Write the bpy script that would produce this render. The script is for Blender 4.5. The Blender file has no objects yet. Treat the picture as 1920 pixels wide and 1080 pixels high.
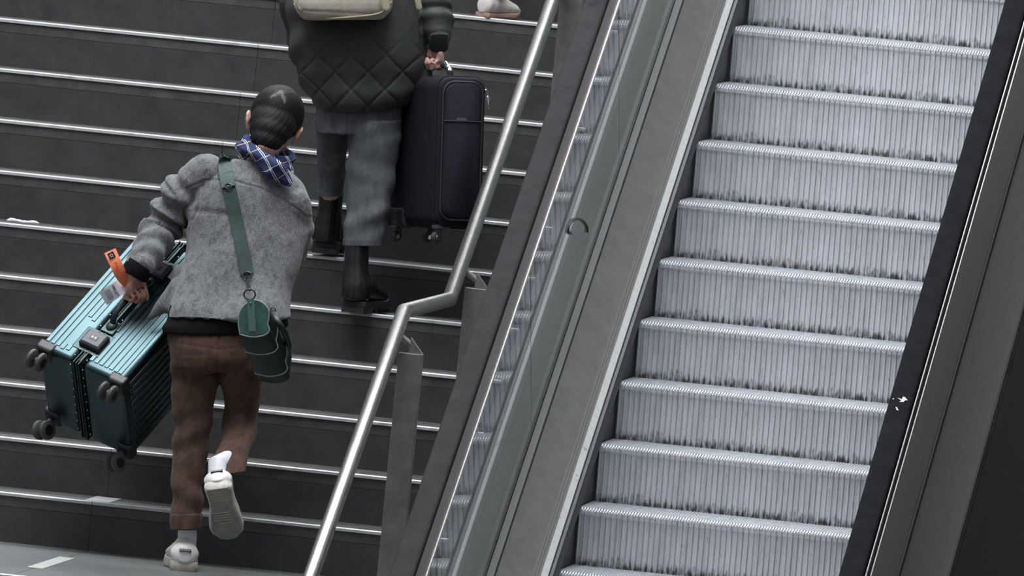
import bpy, math, random
import numpy as np
from mathutils import Vector, Matrix, Quaternion
from mathutils.bvhtree import BVHTree
random.seed(4)
sc = bpy.context.scene
COL = sc.collection
# ------------------------------------------------------------------ camera
CAM = np.array([6.6857027, -54.6257591, 2.5065094])
FW = np.array([-0.13076035, 0.99023765, -0.04828171])
RT = np.array([0.98615039, 0.13492343, 0.09645243])
UP = np.array([-0.10202516, 0.03500087, 0.99416588])
FPX = 28350.687
cd = bpy.data.cameras.new('camera'); cam = bpy.data.objects.new('camera', cd); COL.objects.link(cam)
cd.sensor_width = 36; cd.lens = FPX/1920*36; cd.clip_start = 1; cd.clip_end = 400
cam.matrix_world = Matrix(((RT[0], UP[0], -FW[0], CAM[0]), (RT[1], UP[1], -FW[1], CAM[1]), (RT[2], UP[2], -FW[2], CAM[2]), (0, 0, 0, 1)))
sc.camera = cam
# ------------------------------------------------------------------ exposure, sky, lamps
sc.view_settings.view_transform = 'Standard'; sc.view_settings.look = 'None'
sc.view_settings.gamma = 1; sc.view_settings.use_curve_mapping = False
sc.view_settings.exposure = 0.0
w = bpy.data.worlds.new('hall_daylight'); sc.world = w; w.use_nodes = True
nt = w.node_tree; nt.nodes.clear()
tc = nt.nodes.new('ShaderNodeTexCoord'); sep = nt.nodes.new('ShaderNodeSeparateXYZ'); mr = nt.nodes.new('ShaderNodeMapRange')
rp = nt.nodes.new('ShaderNodeValToRGB'); bg = nt.nodes.new('ShaderNodeBackground'); wo = nt.nodes.new('ShaderNodeOutputWorld')
nt.links.new(tc.outputs['Generated'], sep.inputs[0]); nt.links.new(sep.outputs[2], mr.inputs[0])
mr.inputs[1].default_value = -1; mr.inputs[2].default_value = 1
nt.links.new(mr.outputs[0], rp.inputs[0]); nt.links.new(rp.outputs[0], bg.inputs[0]); nt.links.new(bg.outputs[0], wo.inputs[0])
els = rp.color_ramp.elements
els[0].position = 0.0; els[0].color = (.03, .03, .03, 1)
els[1].position = 1.0; els[1].color = (.95, 1.0, 1.06, 1)
for p, v in ((.46, .04), (.53, .12), (.64, .34), (.80, .60)):
    e = els.new(p); e.color = (v*.97, v, v*1.04, 1)
bg.inputs[1].default_value = 1.0
def area(name, loc, tgt, size, sy, power, col):
    l = bpy.data.lights.new(name, 'AREA'); l.shape = 'RECTANGLE'; l.size = size; l.size_y = sy; l.energy = power; l.color = col
    o = bpy.data.objects.new(name, l); COL.objects.link(o); o.location = loc
    o.rotation_euler = (Vector(tgt)-Vector(loc)).to_track_quat('-Z', 'Y').to_euler(); return o
area('skylight', (-2.5, -4.0, 11), (-.6, -.6, -.3), 7, 7, 1900, (.97, .99, 1.0))
area('skylight_upper', (-2.5, 8.5, 12), (-.5, 0, 0), 13, 5, 1500, (.95, .98, 1.0))

# ------------------------------------------------------------------ helpers
def at(px, py, Y):
    d = FW*FPX + RT*(px-960) - UP*(py-540)
    return CAM + d*((Y-CAM[1])/d[1])
def on_z(px, py, z):
    d = FW*FPX + RT*(px-960) - UP*(py-540)
    return CAM + d*((z-CAM[2])/d[2])
def on_x(px, py, x):
    d = FW*FPX + RT*(px-960) - UP*(py-540)
    return CAM + d*((x-CAM[0])/d[0])
def pix(P):
    P = np.atleast_2d(P)-CAM; z = P@FW
    return np.stack([960+FPX*(P@RT)/z, 540-FPX*(P@UP)/z], 1)
def scl(Y): return FPX/((Y-CAM[1])*1.0)
def nrm(v): v = np.asarray(v, float); return v/np.linalg.norm(v)

def tag(o, label=None, cat=None, group=None, kind=None):
    if label: o['label'] = label
    if cat: o['category'] = cat
    if group: o['group'] = group
    if kind: o['kind'] = kind
    return o
def empty(name, loc, **k):
    o = bpy.data.objects.new(name, None); COL.objects.link(o); o.location = Vector([float(q) for q in loc]); o.empty_display_size = .1
    return tag(o, **k)
def link(name, me, mat, parent=None, label=None, smooth=False):
    o = bpy.data.objects.new(name, me); COL.objects.link(o)
    if mat is not None:
        me.materials.clear()
        for m_ in (mat if isinstance(mat, (list, tuple)) else [mat]): me.materials.append(m_)
    if parent is not None:
        o.parent = parent
        q = parent; off = Vector((0, 0, 0))
        while q is not None: off += q.location; q = q.parent
        me.transform(Matrix.Translation(-off))
    if smooth: me.polygons.foreach_set('use_smooth', [True]*len(me.polygons))
    if label: o['label'] = label
    return o
class MB:
    def __init__(s): s.v = []; s.f = []; s.mi = []
    def add(s, vs, fs, M=None, mi=0):
        b = len(s.v)
        for p in vs:
            p = np.asarray(p, float)
            if M is not None: p = M[:3, :3]@p + M[:3, 3]
            s.v.append(tuple(p))
        for f in fs: s.f.append(tuple(i+b for i in f)); s.mi.append(mi)
        return s
    def box(s, a, b, M=None, mi=0):
        (x0, y0, z0), (x1, y1, z1) = a, b
        vs = [(x0,y0,z0),(x1,y0,z0),(x1,y1,z0),(x0,y1,z0),(x0,y0,z1),(x1,y0,z1),(x1,y1,z1),(x0,y1,z1)]
        return s.add(vs, [(0,3,2,1),(4,5,6,7),(0,1,5,4),(1,2,6,5),(2,3,7,6),(3,0,4,7)], M, mi)
    def prism(s, poly, e0, e1, M=None, mi=0):
        """poly: (a,b) list; extruded along first axis e0..e1 -> points (e,a,b)"""
        n = len(poly)
        vs = [(e0, a, b) for a, b in poly]+[(e1, a, b) for a, b in poly]
        fs = [tuple(range(n))[::-1], tuple(range(n, 2*n))]+[(i, (i+1) % n, (i+1) % n+n, i+n) for i in range(n)]
        return s.add(vs, fs, M, mi)
    def rings(s, rings, cap=True, M=None, mi=0, closed=False):
        n = len(rings[0]); vs = [p for r_ in rings for p in r_]; fs = []
        m = len(rings)
        for i in range(m if closed else m-1):
            j = (i+1) % m
            for k in range(n): fs.append((i*n+k, i*n+(k+1) % n, j*n+(k+1) % n, j*n+k))
        if cap and not closed: fs += [tuple(range(n))[::-1], tuple(range((m-1)*n, m*n))]
        return s.add(vs, fs, M, mi)
    def tube(s, pts, rad, n=12, round_ends=True, M=None, mi=0, closed=False, flat=None):
        pts = [np.asarray(p, float) for p in pts]
        rad = [rad]*len(pts) if np.isscalar(rad) else list(rad)
        if round_ends and not closed:
            a, b = pts[0], pts[-1]; da = nrm(pts[0]-pts[1]); db = nrm(pts[-1]-pts[-2]); ra, rb = rad[0], rad[-1]
            pre = [(a+da*ra*q, ra*math.sqrt(max(1-q*q, .0))) for q in (.96, .8, .45)]
            post = [(b+db*rb*q, rb*math.sqrt(max(1-q*q, .0))) for q in (.45, .8, .96)]
            pts = [p for p, _ in pre]+pts+[p for p, _ in post]; rad = [r_ for _, r_ in pre]+rad+[r_ for _, r_ in post]
        m = len(pts); ref = None; R_ = []
        for i in range(m):
            if closed: t = nrm(pts[(i+1) % m]-pts[i-1])
            else: t = nrm(pts[min(i+1, m-1)]-pts[max(i-1, 0)])
            if ref is None:
                ref = np.cross(t, [0, 0, 1.0]); ref = np.cross(t, [0, 1.0, 0]) if np.linalg.norm(ref) < .3 else ref
            if flat is not None: ref = np.asarray(flat[0], float)
            ref = nrm(ref-t*(ref@t)); bn = np.cross(t, ref)
            fa, fb = (1, 1) if flat is None else (1, flat[1])
            R_.append([pts[i]+rad[i]*(ref*math.cos(2*math.pi*k/n)*fa+bn*math.sin(2*math.pi*k/n)*fb) for k in range(n)])
        return s.rings(R_, True, M, mi, closed)
    def ell(s, c, ax, M=None, mi=0, n=20, m=12):
        """c centre, ax three semi-axis vectors"""
        c = np.asarray(c, float); A = [np.asarray(a, float) for a in ax]; R_ = []
        for i in range(m+1):
            th = math.pi*(i+.02)/(m+.04)
            R_.append([c+A[2]*math.cos(th)+math.sin(th)*(A[0]*math.cos(2*math.pi*k/n)+A[1]*math.sin(2*math.pi*k/n)) for k in range(n)])
        return s.rings(R_[::-1], True, M, mi)
    def sil(s, secs, n=28, ex=2.3, sub=4, M=None):
        """secs: (xl, xr, py, Y, half_depth) measured outlines turned into elliptical rings of real thickness"""
        S = np.array(secs, float); o = []
        t = np.arange(len(S)); tt = np.linspace(0, len(S)-1, (len(S)-1)*sub+1)
        S2 = np.stack([crv(t, S[:, j], tt) for j in range(5)], 1); R_ = []
        for xl, xr, py, Y, hd in S2:
            c = at((xl+xr)/2, py, Y); hw = (xr-xl)/2/scl(Y); ring = []
            for k in range(n):
                a = 2*math.pi*k/n; ca, sa = math.cos(a), math.sin(a)
                ca = math.copysign(abs(ca)**(2/ex), ca); sa = math.copysign(abs(sa)**(2/ex), sa)
                ring.append(c+RT*hw*ca+np.array([FW[0], FW[1], 0])*hd*sa)
            R_.append(ring)
        return s.rings(R_, True, M)
    def mesh(s, name):
        me = bpy.data.meshes.new(name); me.from_pydata(s.v, [], s.f); me.update()
        if any(s.mi): me.polygons.foreach_set('material_index', s.mi)
        return me
    def build(s, name, mat, parent=None, smooth=False, bevel=0, label=None, fix=True):
        me = s.mesh(name)
        import bmesh
        if fix:
            bm = bmesh.new(); bm.from_mesh(me); bmesh.ops.recalc_face_normals(bm, faces=bm.faces)
            if bevel: 
                ed = [e for e in bm.edges if len(e.link_faces) == 2 and e.calc_face_angle(0) > .5]
                bmesh.ops.bevel(bm, geom=ed, offset=bevel, segments=2, affect='EDGES', profile=.5)
            bm.to_mesh(me); bm.free()
        o = link(name, me, mat, parent, label, smooth)
        if smooth:
            me.set_sharp_from_angle(angle=math.radians(42)) if hasattr(me, 'set_sharp_from_angle') else None
        return o
def crv(t, y, tt):
    """Catmull-Rom through samples"""
    o = []
    for q in tt:
        i = min(int(q), len(t)-2); f_ = q-i
        p0 = y[max(i-1, 0)]; p1 = y[i]; p2 = y[i+1]; p3 = y[min(i+2, len(t)-1)]
        o.append(.5*((2*p1)+(-p0+p2)*f_+(2*p0-5*p1+4*p2-p3)*f_*f_+(-p0+3*p1-3*p2+p3)*f_**3))
    return np.array(o)
def spl(pts, sub=6):
    P = np.array(pts, float); t = np.arange(len(P)); tt = np.linspace(0, len(P)-1, (len(P)-1)*sub+1)
    return np.stack([crv(t, P[:, j], tt) for j in range(P.shape[1])], 1)
def remesh(mb, voxel, smooth=4, fac=.5):
    import bmesh
    me = mb.mesh('tmp'); bm = bmesh.new(); bm.from_mesh(me)
    bmesh.ops.triangulate(bm, faces=[f for f in bm.faces if len(f.verts) > 4]); bmesh.ops.recalc_face_normals(bm, faces=bm.faces); bm.to_mesh(me); bm.free()
    o = bpy.data.objects.new('tmp', me); COL.objects.link(o)
    m = o.modifiers.new('r', 'REMESH'); m.mode = 'VOXEL'; m.voxel_size = voxel; m.adaptivity = 0
    if smooth: m = o.modifiers.new('s', 'SMOOTH'); m.factor = fac; m.iterations = smooth
    dg = bpy.context.evaluated_depsgraph_get(); dg.update()
    out = bpy.data.meshes.new_from_object(o.evaluated_get(dg)); bpy.data.objects.remove(o)
    return out
def get(me):
    n = len(me.vertices); co = np.empty(n*3); me.vertices.foreach_get('co', co); co = co.reshape(-1, 3)
    no = np.empty(n*3); me.vertex_normals.foreach_get('vector', no); return co, no.reshape(-1, 3)
def put(me, co): me.vertices.foreach_set('co', co.ravel()); me.update()
def fuse(name, mb, voxel, mat, parent, smooth=4, disp=None, label=None):
    me = remesh(mb, voxel, smooth); me.name = name
    if disp is not None:
        co, no = get(me); d = disp(co, no); put(me, co+(no*d[:, None] if d.ndim == 1 else d))
    return link(name, me, mat, parent, label, True)
def fold(P, seed, f):
    """cheap smooth noise in -1..1 from warped sines"""
    r_ = np.random.RandomState(seed); o = 0
    Q = P*f
    for k in range(5):
        a = r_.normal(size=3); a /= np.linalg.norm(a); b = r_.normal(size=3); ph = r_.rand()*6
        o = o+np.sin(Q@a*(1+.55*k)+1.3*np.sin(Q@b*.7+ph)+ph)/(1+.35*k)
    return o/2.6
def along(co, pts):
    """arc position and distance to a polyline"""
    best = np.full(len(co), 9.); s_ = np.zeros(len(co)); acc = 0
    for a, b in zip(pts[:-1], pts[1:]):
        d = b-a; L = np.linalg.norm(d); t = np.clip((co-a)@d/L**2, 0, 1); q = np.linalg.norm(co-(a+t[:, None]*d), axis=1)
        m = q < best; best[m] = q[m]; s_[m] = (acc+t*L)[m]; acc += L
    return s_, best
def frame(o, x, y, z):
    M = np.eye(4); M[:3, 0] = x; M[:3, 1] = y; M[:3, 2] = z; M[:3, 3] = o; return M

# ------------------------------------------------------------------ materials
def mat(name, col, rough=.5, metal=0., noise=0., nscale=30., bump=0., bscale=200., spec=.5, col2=None, contrast=(.35, .65), sheen=0., coat=0., stretch=None, bstretch=None):
    m = bpy.data.materials.new(name); m.use_nodes = True; t = m.node_tree; b = t.nodes['Principled BSDF']
    b.inputs['Base Color'].default_value = (*col, 1); b.inputs['Roughness'].default_value = rough; b.inputs['Metallic'].default_value = metal
    b.inputs['Specular IOR Level'].default_value = spec
    if sheen: b.inputs['Sheen Weight'].default_value = sheen; b.inputs['Sheen Roughness'].default_value = .5
    if coat: b.inputs['Coat Weight'].default_value = coat; b.inputs['Coat Roughness'].default_value = .12
    tc = t.nodes.new('ShaderNodeTexCoord')
    def co(st):
        if not st: return tc.outputs['Object']
        mp = t.nodes.new('ShaderNodeMapping'); mp.inputs['Scale'].default_value = st; t.links.new(tc.outputs['Object'], mp.inputs[0]); return mp.outputs[0]
    if noise or col2:
        n = t.nodes.new('ShaderNodeTexNoise'); n.inputs['Scale'].default_value = nscale; n.inputs['Detail'].default_value = 7; n.inputs['Roughness'].default_value = .65
        t.links.new(co(stretch), n.inputs['Vector'])
        r_ = t.nodes.new('ShaderNodeValToRGB'); t.links.new(n.outputs[0], r_.inputs[0])
        c2 = col2 if col2 else tuple(c*(1+noise) for c in col); c1 = col if col2 else tuple(c*(1-noise) for c in col)
        r_.color_ramp.elements[0].position = contrast[0]; r_.color_ramp.elements[0].color = (*c1, 1)
        r_.color_ramp.elements[1].position = contrast[1]; r_.color_ramp.elements[1].color = (*c2, 1)
        t.links.new(r_.outputs[0], b.inputs['Base Color'])
    if bump:
        n = t.nodes.new('ShaderNodeTexNoise'); n.inputs['Scale'].default_value = bscale; n.inputs['Detail'].default_value = 4
        t.links.new(co(bstretch), n.inputs['Vector'])
        bp = t.nodes.new('ShaderNodeBump'); bp.inputs['Strength'].default_value = bump; bp.inputs['Distance'].default_value = .0016
        t.links.new(n.outputs[0], bp.inputs['Height']); t.links.new(bp.outputs[0], b.inputs['Normal'])
    return m
def overlay(m, col, scale, lo, hi, stretch=None, fac=1., detail=6):
    """a second noise-shaped layer of colour (dust, scuffs, specks) over a material"""
    t = m.node_tree; b = t.nodes['Principled BSDF']; inp = b.inputs['Base Color']
    mx = t.nodes.new('ShaderNodeMix'); mx.data_type = 'RGBA'
    if inp.is_linked: t.links.new(inp.links[0].from_socket, mx.inputs[6])
    else: mx.inputs[6].default_value = inp.default_value[:]
    mx.inputs[7].default_value = (*col, 1)
    tc = t.nodes.new('ShaderNodeTexCoord'); mp = t.nodes.new('ShaderNodeMapping'); mp.inputs['Scale'].default_value = stretch or (1, 1, 1)
    mp.inputs['Location'].default_value = (3.1, 1.7, .4)
    n = t.nodes.new('ShaderNodeTexNoise'); n.inputs['Scale'].default_value = scale; n.inputs['Detail'].default_value = detail; n.inputs['Roughness'].default_value = .7
    t.links.new(tc.outputs['Object'], mp.inputs[0]); t.links.new(mp.outputs[0], n.inputs['Vector'])
    mr = t.nodes.new('ShaderNodeMapRange'); mr.inputs[1].default_value = lo; mr.inputs[2].default_value = hi; mr.inputs[4].default_value = fac
    t.links.new(n.outputs[0], mr.inputs[0]); t.links.new(mr.outputs[0], mx.inputs[0]); t.links.new(mx.outputs[2], inp)
    return m
M_ = {}
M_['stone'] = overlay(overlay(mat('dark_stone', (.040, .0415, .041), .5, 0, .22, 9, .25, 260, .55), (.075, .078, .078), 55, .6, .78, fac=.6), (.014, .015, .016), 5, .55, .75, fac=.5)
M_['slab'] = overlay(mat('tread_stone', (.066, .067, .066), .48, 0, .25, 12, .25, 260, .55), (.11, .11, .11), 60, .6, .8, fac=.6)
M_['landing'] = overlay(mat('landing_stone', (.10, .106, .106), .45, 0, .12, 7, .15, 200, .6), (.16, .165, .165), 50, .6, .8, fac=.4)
M_['tile'] = mat('pale_tile', (.42, .42, .41), .5, 0, .12, 60)
M_['nosing'] = overlay(mat('nosing_steel', (.55, .555, .56), .45, .3, .12, 20), (.2, .2, .2), 11, .54, .74, fac=.8)
M_['steel'] = overlay(mat('brushed_steel', (.29, .28, .27), .27, .9, .12, 40, .1, 400, stretch=(1, .2, .2)), (.2, .19, .18), 18, .52, .75, fac=.6)
M_['post'] = overlay(mat('post_steel', (.30, .29, .275), .45, .7, .15, 20, .06, 200), (.42, .41, .39), 24, .62, .72, fac=.7)
M_['rubber'] = overlay(mat('handrail_rubber', (.010, .0105, .012), .8, 0, .2, 14, spec=.02), (.016, .016, .019), 9, .55, .8, fac=.5)
M_['rubber_dusty'] = overlay(overlay(mat('dusty_handrail_rubber', (.034, .0325, .035), 0.8, 0, .12, 9, spec=.03), (.018, .0175, .02), 3.0, .60, .64, fac=.7), (.085, .08, .082), 50, .6, .8, fac=.4)
M_['rail_metal'] = mat('bright_guide_metal', (.86, .80, .76), .22, 1.0, .08, 30)
M_['channel'] = mat('brown_steel_channel', (.22, .19, .175), .35, .8, .15, 10, stretch=(1, .2, .2))
M_['gap'] = mat('black_gasket', (.008, .009, .010), .45)
M_['deck'] = overlay(overlay(mat('inner_deck_steel', (.20, .195, .185), .42, .5, .1, 12, .15, 500), (.30, .29, .28), 160, .55, .8, fac=.6), (.42, .41, .40), 26, .70, .76, fac=.7)
M_['deck_out'] = mat('outer_deck_steel', (.030, .032, .033), .55, .1, .22, 22, .1, 300, stretch=(3, .25, .25))
M_['clad'] = overlay(mat('cladding_metal', (.06, .05, .045), .3, .6, .2, 3, stretch=(1, .6, 1)), (.03, .03, .03), 4, .45, .7)
M_['ridge'] = mat('grooved_trim', (.30, .295, .28), .4, .7)
M_['white'] = overlay(mat('worn_pale_trim', (.66, .66, .655), .45, .0, .06, 40), (.22, .22, .21), 22, .62, .70, fac=.8)
M_['brush'] = mat('brush_bristles', (.010, .011, .014), .8, 0, .6, 160, .8, 420, stretch=(.12, 1, 1), bstretch=(.12, 1, 1))
M_['skirt'] = mat('skirt_panel', (.030, .031, .033), .4, .3, .2, 8)
M_['panel'] = mat('dark_glass_panel', (.030, .036, .034), .12, 0, .08, 6, coat=.3)
# escalator step: cast aluminium with dirt streaks gathered towards the foot of the riser
m = M_['alu'] = mat('cast_aluminium', (.64, .66, .70), .42, .15, .10, 30, .12, 300, stretch=(1, .3, .15))
overlay(m, (.40, .41, .43), 26, .50, .80, (2.2, .3, .22), .7)
overlay(m, (.04, .04, .04), 120, .70, .76, (1.2, .5, .5), .8, 2)
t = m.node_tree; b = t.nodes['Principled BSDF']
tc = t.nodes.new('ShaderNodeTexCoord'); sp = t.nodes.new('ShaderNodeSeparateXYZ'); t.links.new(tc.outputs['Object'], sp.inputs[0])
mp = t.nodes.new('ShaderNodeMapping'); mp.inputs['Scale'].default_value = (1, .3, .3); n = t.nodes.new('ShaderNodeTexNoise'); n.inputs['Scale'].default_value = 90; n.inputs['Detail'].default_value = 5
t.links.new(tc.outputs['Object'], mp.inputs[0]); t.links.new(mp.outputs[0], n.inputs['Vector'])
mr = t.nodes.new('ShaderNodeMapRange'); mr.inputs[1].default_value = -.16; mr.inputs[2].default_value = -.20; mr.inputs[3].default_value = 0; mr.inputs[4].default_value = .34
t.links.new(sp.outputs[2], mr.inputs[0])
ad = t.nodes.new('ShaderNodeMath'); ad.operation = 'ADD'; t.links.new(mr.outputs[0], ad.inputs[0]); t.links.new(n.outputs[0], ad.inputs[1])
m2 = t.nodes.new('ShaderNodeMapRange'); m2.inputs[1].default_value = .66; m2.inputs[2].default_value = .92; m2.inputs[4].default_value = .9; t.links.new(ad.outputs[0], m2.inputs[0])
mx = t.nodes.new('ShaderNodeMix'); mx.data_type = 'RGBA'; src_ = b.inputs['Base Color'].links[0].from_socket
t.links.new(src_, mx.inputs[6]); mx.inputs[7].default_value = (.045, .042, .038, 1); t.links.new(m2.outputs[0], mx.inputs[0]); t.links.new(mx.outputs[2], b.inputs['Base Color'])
M_['groove'] = mat('groove_dirt', (.05, .048, .046), .7)
g = M_['glass'] = bpy.data.materials.new('balustrade_glass'); g.use_nodes = True; b = g.node_tree.nodes['Principled BSDF']
b.inputs['Base Color'].default_value = (.62, .70, .68, 1); b.inputs['Roughness'].default_value = .0; b.inputs['Transmission Weight'].default_value = 1; b.inputs['IOR'].default_value = 1.5

# ------------------------------------------------------------------ stairs and landing
RUN, RISE, Y0 = .32105, .17464, 1.09285
SL = .206295/.4
Z0 = .594463; ZL = Z0-RISE*10; YB = Y0-RUN*9
XL, XR = -4.6, -.42
stairs = empty('staircase', (-2.5, YB, ZL), label='wide dark stone staircase with pale metal nosings beside the escalator', cat='staircase')
JO = [-1.71, -2.91, -4.11, -.51]
def stair_step(y, z, depth, bottom, mt):
    o = MB(); xs = sorted([XL, XR]+[j for j in JO if XL < j < XR])
    for a, b_ in zip(xs[:-1], xs[1:]):
        g_ = .0006
        o.box((a+g_, y+.006, z-.048), (b_-g_, y+depth+.012, z))
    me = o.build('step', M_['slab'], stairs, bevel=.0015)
    q = MB()
    for a, b_ in zip(xs[:-1], xs[1:]): q.box((a+.0006, y+.0015, bottom), (b_-.0006, y+depth, z-.0485))
    return me, q
for k in range(-6, 10):
    y = Y0-RUN*k; z = Z0-RISE*k
    st, q = stair_step(y, z, RUN, z-RISE-(.05 if k < 9 else 0), None)
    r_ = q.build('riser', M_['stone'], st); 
    nz = MB()
    for a, b_ in ((XL, -2.91), (-2.91, -1.71), (-1.71, XR)):
        nz.prism([(y, z-.010), (y+.0065, z-.010), (y+.0065, z), (y+.014, z), (y+.014, z+.0025), (y+.003, z+.0025), (y, z-.0005)], a+.0008, b_-.0008)
    nz.build('nosing_strip', M_['nosing'], st)
# lower flight, just under the frame
YE = float(on_z(0, 1076.5, ZL)[1]); print('YE', YE, 'YB', YB, 'ZL', ZL)
for k in range(0, 5):
    y = YE-RUN*(k+1); z = ZL-RISE*(k+1)
    st, q = stair_step(y, z, RUN, z-RISE-.05, None); q.build('riser', M_['stone'], st)
    nz = MB(); nz.prism([(y, z-.010), (y+.0065, z-.010), (y+.0065, z), (y+.014, z), (y+.014, z+.0025), (y+.003, z+.0025), (y, z-.0005)], XL, XR)
    nz.build('nosing_strip', M_['nosing'], st)
fl = MB()
ys_ = [YE+.006, YE+.30, YB-.10+.02, YB+.012]
for xa, xb in ((XL, -2.91), (-2.91, -1.71), (-1.71, -.51), (-.51, XR)):
    for ya, yb in zip(ys_[:-1], ys_[1:]): fl.box((xa+.001, ya+.001, ZL-.048), (xb-.001, yb-.001, ZL))
fl.box((XL, YE+.03, ZL-RISE-.05), (XR, YB+.01, ZL-.0495))
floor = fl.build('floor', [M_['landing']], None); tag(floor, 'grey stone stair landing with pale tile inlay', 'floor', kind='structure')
nz = MB(); nz.prism([(YE, ZL-.010), (YE+.0065, ZL-.010), (YE+.0065, ZL), (YE+.014, ZL), (YE+.014, ZL+.0025), (YE+.003, ZL+.0025), (YE, ZL-.0005)], XL, XR)
nz.build('nosing_strip', M_['nosing'], floor)
t_ = MB(); c4 = [on_z(*p, ZL) for p in ((53, 1064), (105, 1043.5), (138, 1048), (92, 1067))]
x0_, x1_ = c4[0][0]-.005, c4[2][0]+.0; ya_, yb_ = c4[0][1], c4[1][1]
t_.box((x0_, ya_, ZL+.0002), (x1_, yb_, ZL+.0016)); t_.build('tile_inlay', M_['tile'], floor)
zz = Z0-RISE*9; a = on_z(163, 938, zz); b_ = on_z(197, 930, zz); print('inlay', a, b_)
t_ = MB(); t_.box((-1.745, YB+.03, zz+.0002), (-1.655, YB+RUN-.01, zz+.0016)); t_.build('tile_inlay', M_['tile'], stairs)

# litter
zk = Z0-RISE*4; p0 = on_z(33, 413, zk+.004); L_ = MB(); ring = []
pts = [np.array([p0[0]+.115*s_, Y0-RUN*4+.05+.006*math.sin(s_*5), zk+.011+.0015*math.sin(s_*9)]) for s_ in np.linspace(0, 1, 12)]
L_.tube(pts, [.004, .009, .008, .006, .007, .006, .007, .006, .007, .008, .007, .003], n=10)
lit = L_.build('paper_scrap', mat('white_paper', (.62, .63, .68), .6), None, True)
tag(lit, 'crumpled strip of white paper lying on a stair tread at left', 'litter')

# ------------------------------------------------------------------ stair handrail
HX = -.5
hr = empty('stair_handrail', (HX, -3.1, ZL), label='brushed steel tube handrail on flat posts between stairs and escalator', cat='handrail')
bh = on_x(843, 560, HX); bl = on_x(757, 585, HX); bh[2] = bl[2] = (bh[2]+bl[2])/2
top = on_x(1037, 0, HX); low = on_x(583, 1080, HX)
print('rail', bl, bh, top, low, (top[2]-bh[2])/(top[1]-bh[1]), (low[2]-bl[2])/(low[1]-bl[1]))
SR = (top[2]-bh[2])/(top[1]-bh[1]); SLo = (low[2]-bl[2])/(low[1]-bl[1]); top = bh+(top-bh)*2.4; low = bl+(low-bl)*2.0
rl = MB(); rl.tube([low, bl, bh, top], .0365*.72, n=28, round_ends=False)
# mitred: replace by exact mitre rings
rl = MB(); P4 = [low, bl, bh, top]; rr_ = .0262; R4 = []
for i, p in enumerate(P4):
    d0 = nrm(P4[i]-P4[i-1]) if i else nrm(P4[1]-P4[0]); d1 = nrm(P4[i+1]-P4[i]) if i < 3 else d0
    mN = nrm(d0+d1); ring = []
    for k in range(32):
        a_ = 2*math.pi*k/32; e1 = np.array([1., 0, 0]); e2 = np.cross(d0, e1); o_ = rr_*(e1*math.cos(a_)+e2*math.sin(a_))
        o_ = o_-d0*(o_@mN)/(d0@mN); ring.append(p+o_)
    R4.append(ring)
rl.rings(R4)
rl.build('rail', M_['steel'], hr, True)
w_ = MB()
for p in (bl, bh):
    pass
for i, (tx, ty, dirn) in enumerate(((767, 640, 0), (893, 462, 1), (1060, -2, 1))):
    X = HX+.03
    # post stands under the rail: find Y where rail height above matches
    if i == 0: yp = bl[1]-.12
    if i == 1: yp = bh[1]+.22
    if i == 2: yp = None
    if i < 2: tp = at(tx, ty, yp)
    else:
        # level with its place along the upper rail
        best = None
        for s_ in np.linspace(.3, 2.2, 400):
            q = bh+(on_x(1037, 0, HX)-bh)*s_; pp = at(1052, -14, q[1])
            dz = abs(q[2]-.085-pp[2])
            if best is None or dz < best[0]: best = (dz, q[1], pp)
        yp = best[1]; tp = best[2]
    zb = ZL if i == 0 else Z0-RISE*math.ceil((Y0-yp)/RUN)
    print('post', i, tp, yp, zb)
    if i == 0: railz = bl[2]+(yp-bl[1])*SLo
    else: railz = bh[2]+(yp-bh[1])*SR
    cx = tp[0]-.035 if i < 2 else tp[0]
    zt = railz-.075
    pm = MB(); hw_ = .042
    xm = at({0: 735, 1: 862, 2: 1035}[i]+22, {0: 800, 1: 640, 2: 150}[i], yp)[0]
    pm.prism([(yp-.006, zb), (yp+.03, zb), (yp+.03, zt+.0), (yp-.006, zt)], xm-hw_, xm+hw_)
    po = pm.build('post', M_['post'], hr, bevel=.002)
    br = MB(); br.add([(xm-hw_*.2, yp, zt), (xm+hw_, yp, zt), (xm-.005, yp, zt+.055), (xm-hw_*.2, yp+.02, zt), (xm+hw_, yp+.02, zt), (xm-.005, yp+.02, zt+.055)],
                   [(0, 1, 2), (5, 4, 3), (0, 3, 4, 1), (1, 4, 5, 2), (2, 5, 3, 0)])
    br.tube([(xm-.005, yp+.01, zt+.03), (HX, yp, railz-.01)], .011, n=12)
    br.build('bracket', M_['post'], po)
    bs = MB(); bs.box((xm-.06, yp-.045, zb), (xm+.06, yp+.065, zb+.008)); bs.build('base_plate', M_['post'], po)

# ------------------------------------------------------------------ escalator
esc = empty('escalator', (.5, -3, -1.6), label='steel escalator with ribbed grey steps and black handrails', cat='escalator')
def slopebar(name, prof, mt, y0=-6.2, y1=4.4, smooth=False, parent=esc, bevel=0, label=None, closed=True):
    """cross-section (x, z above the nosing line) swept up the incline"""
    o = MB(); n = len(prof)
    o.rings([[(x, y, SL*y+z) for x, z in prof] for y in (y0, y1)], closed)
    return o.build(name, mt, parent, smooth, bevel, label)
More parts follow.
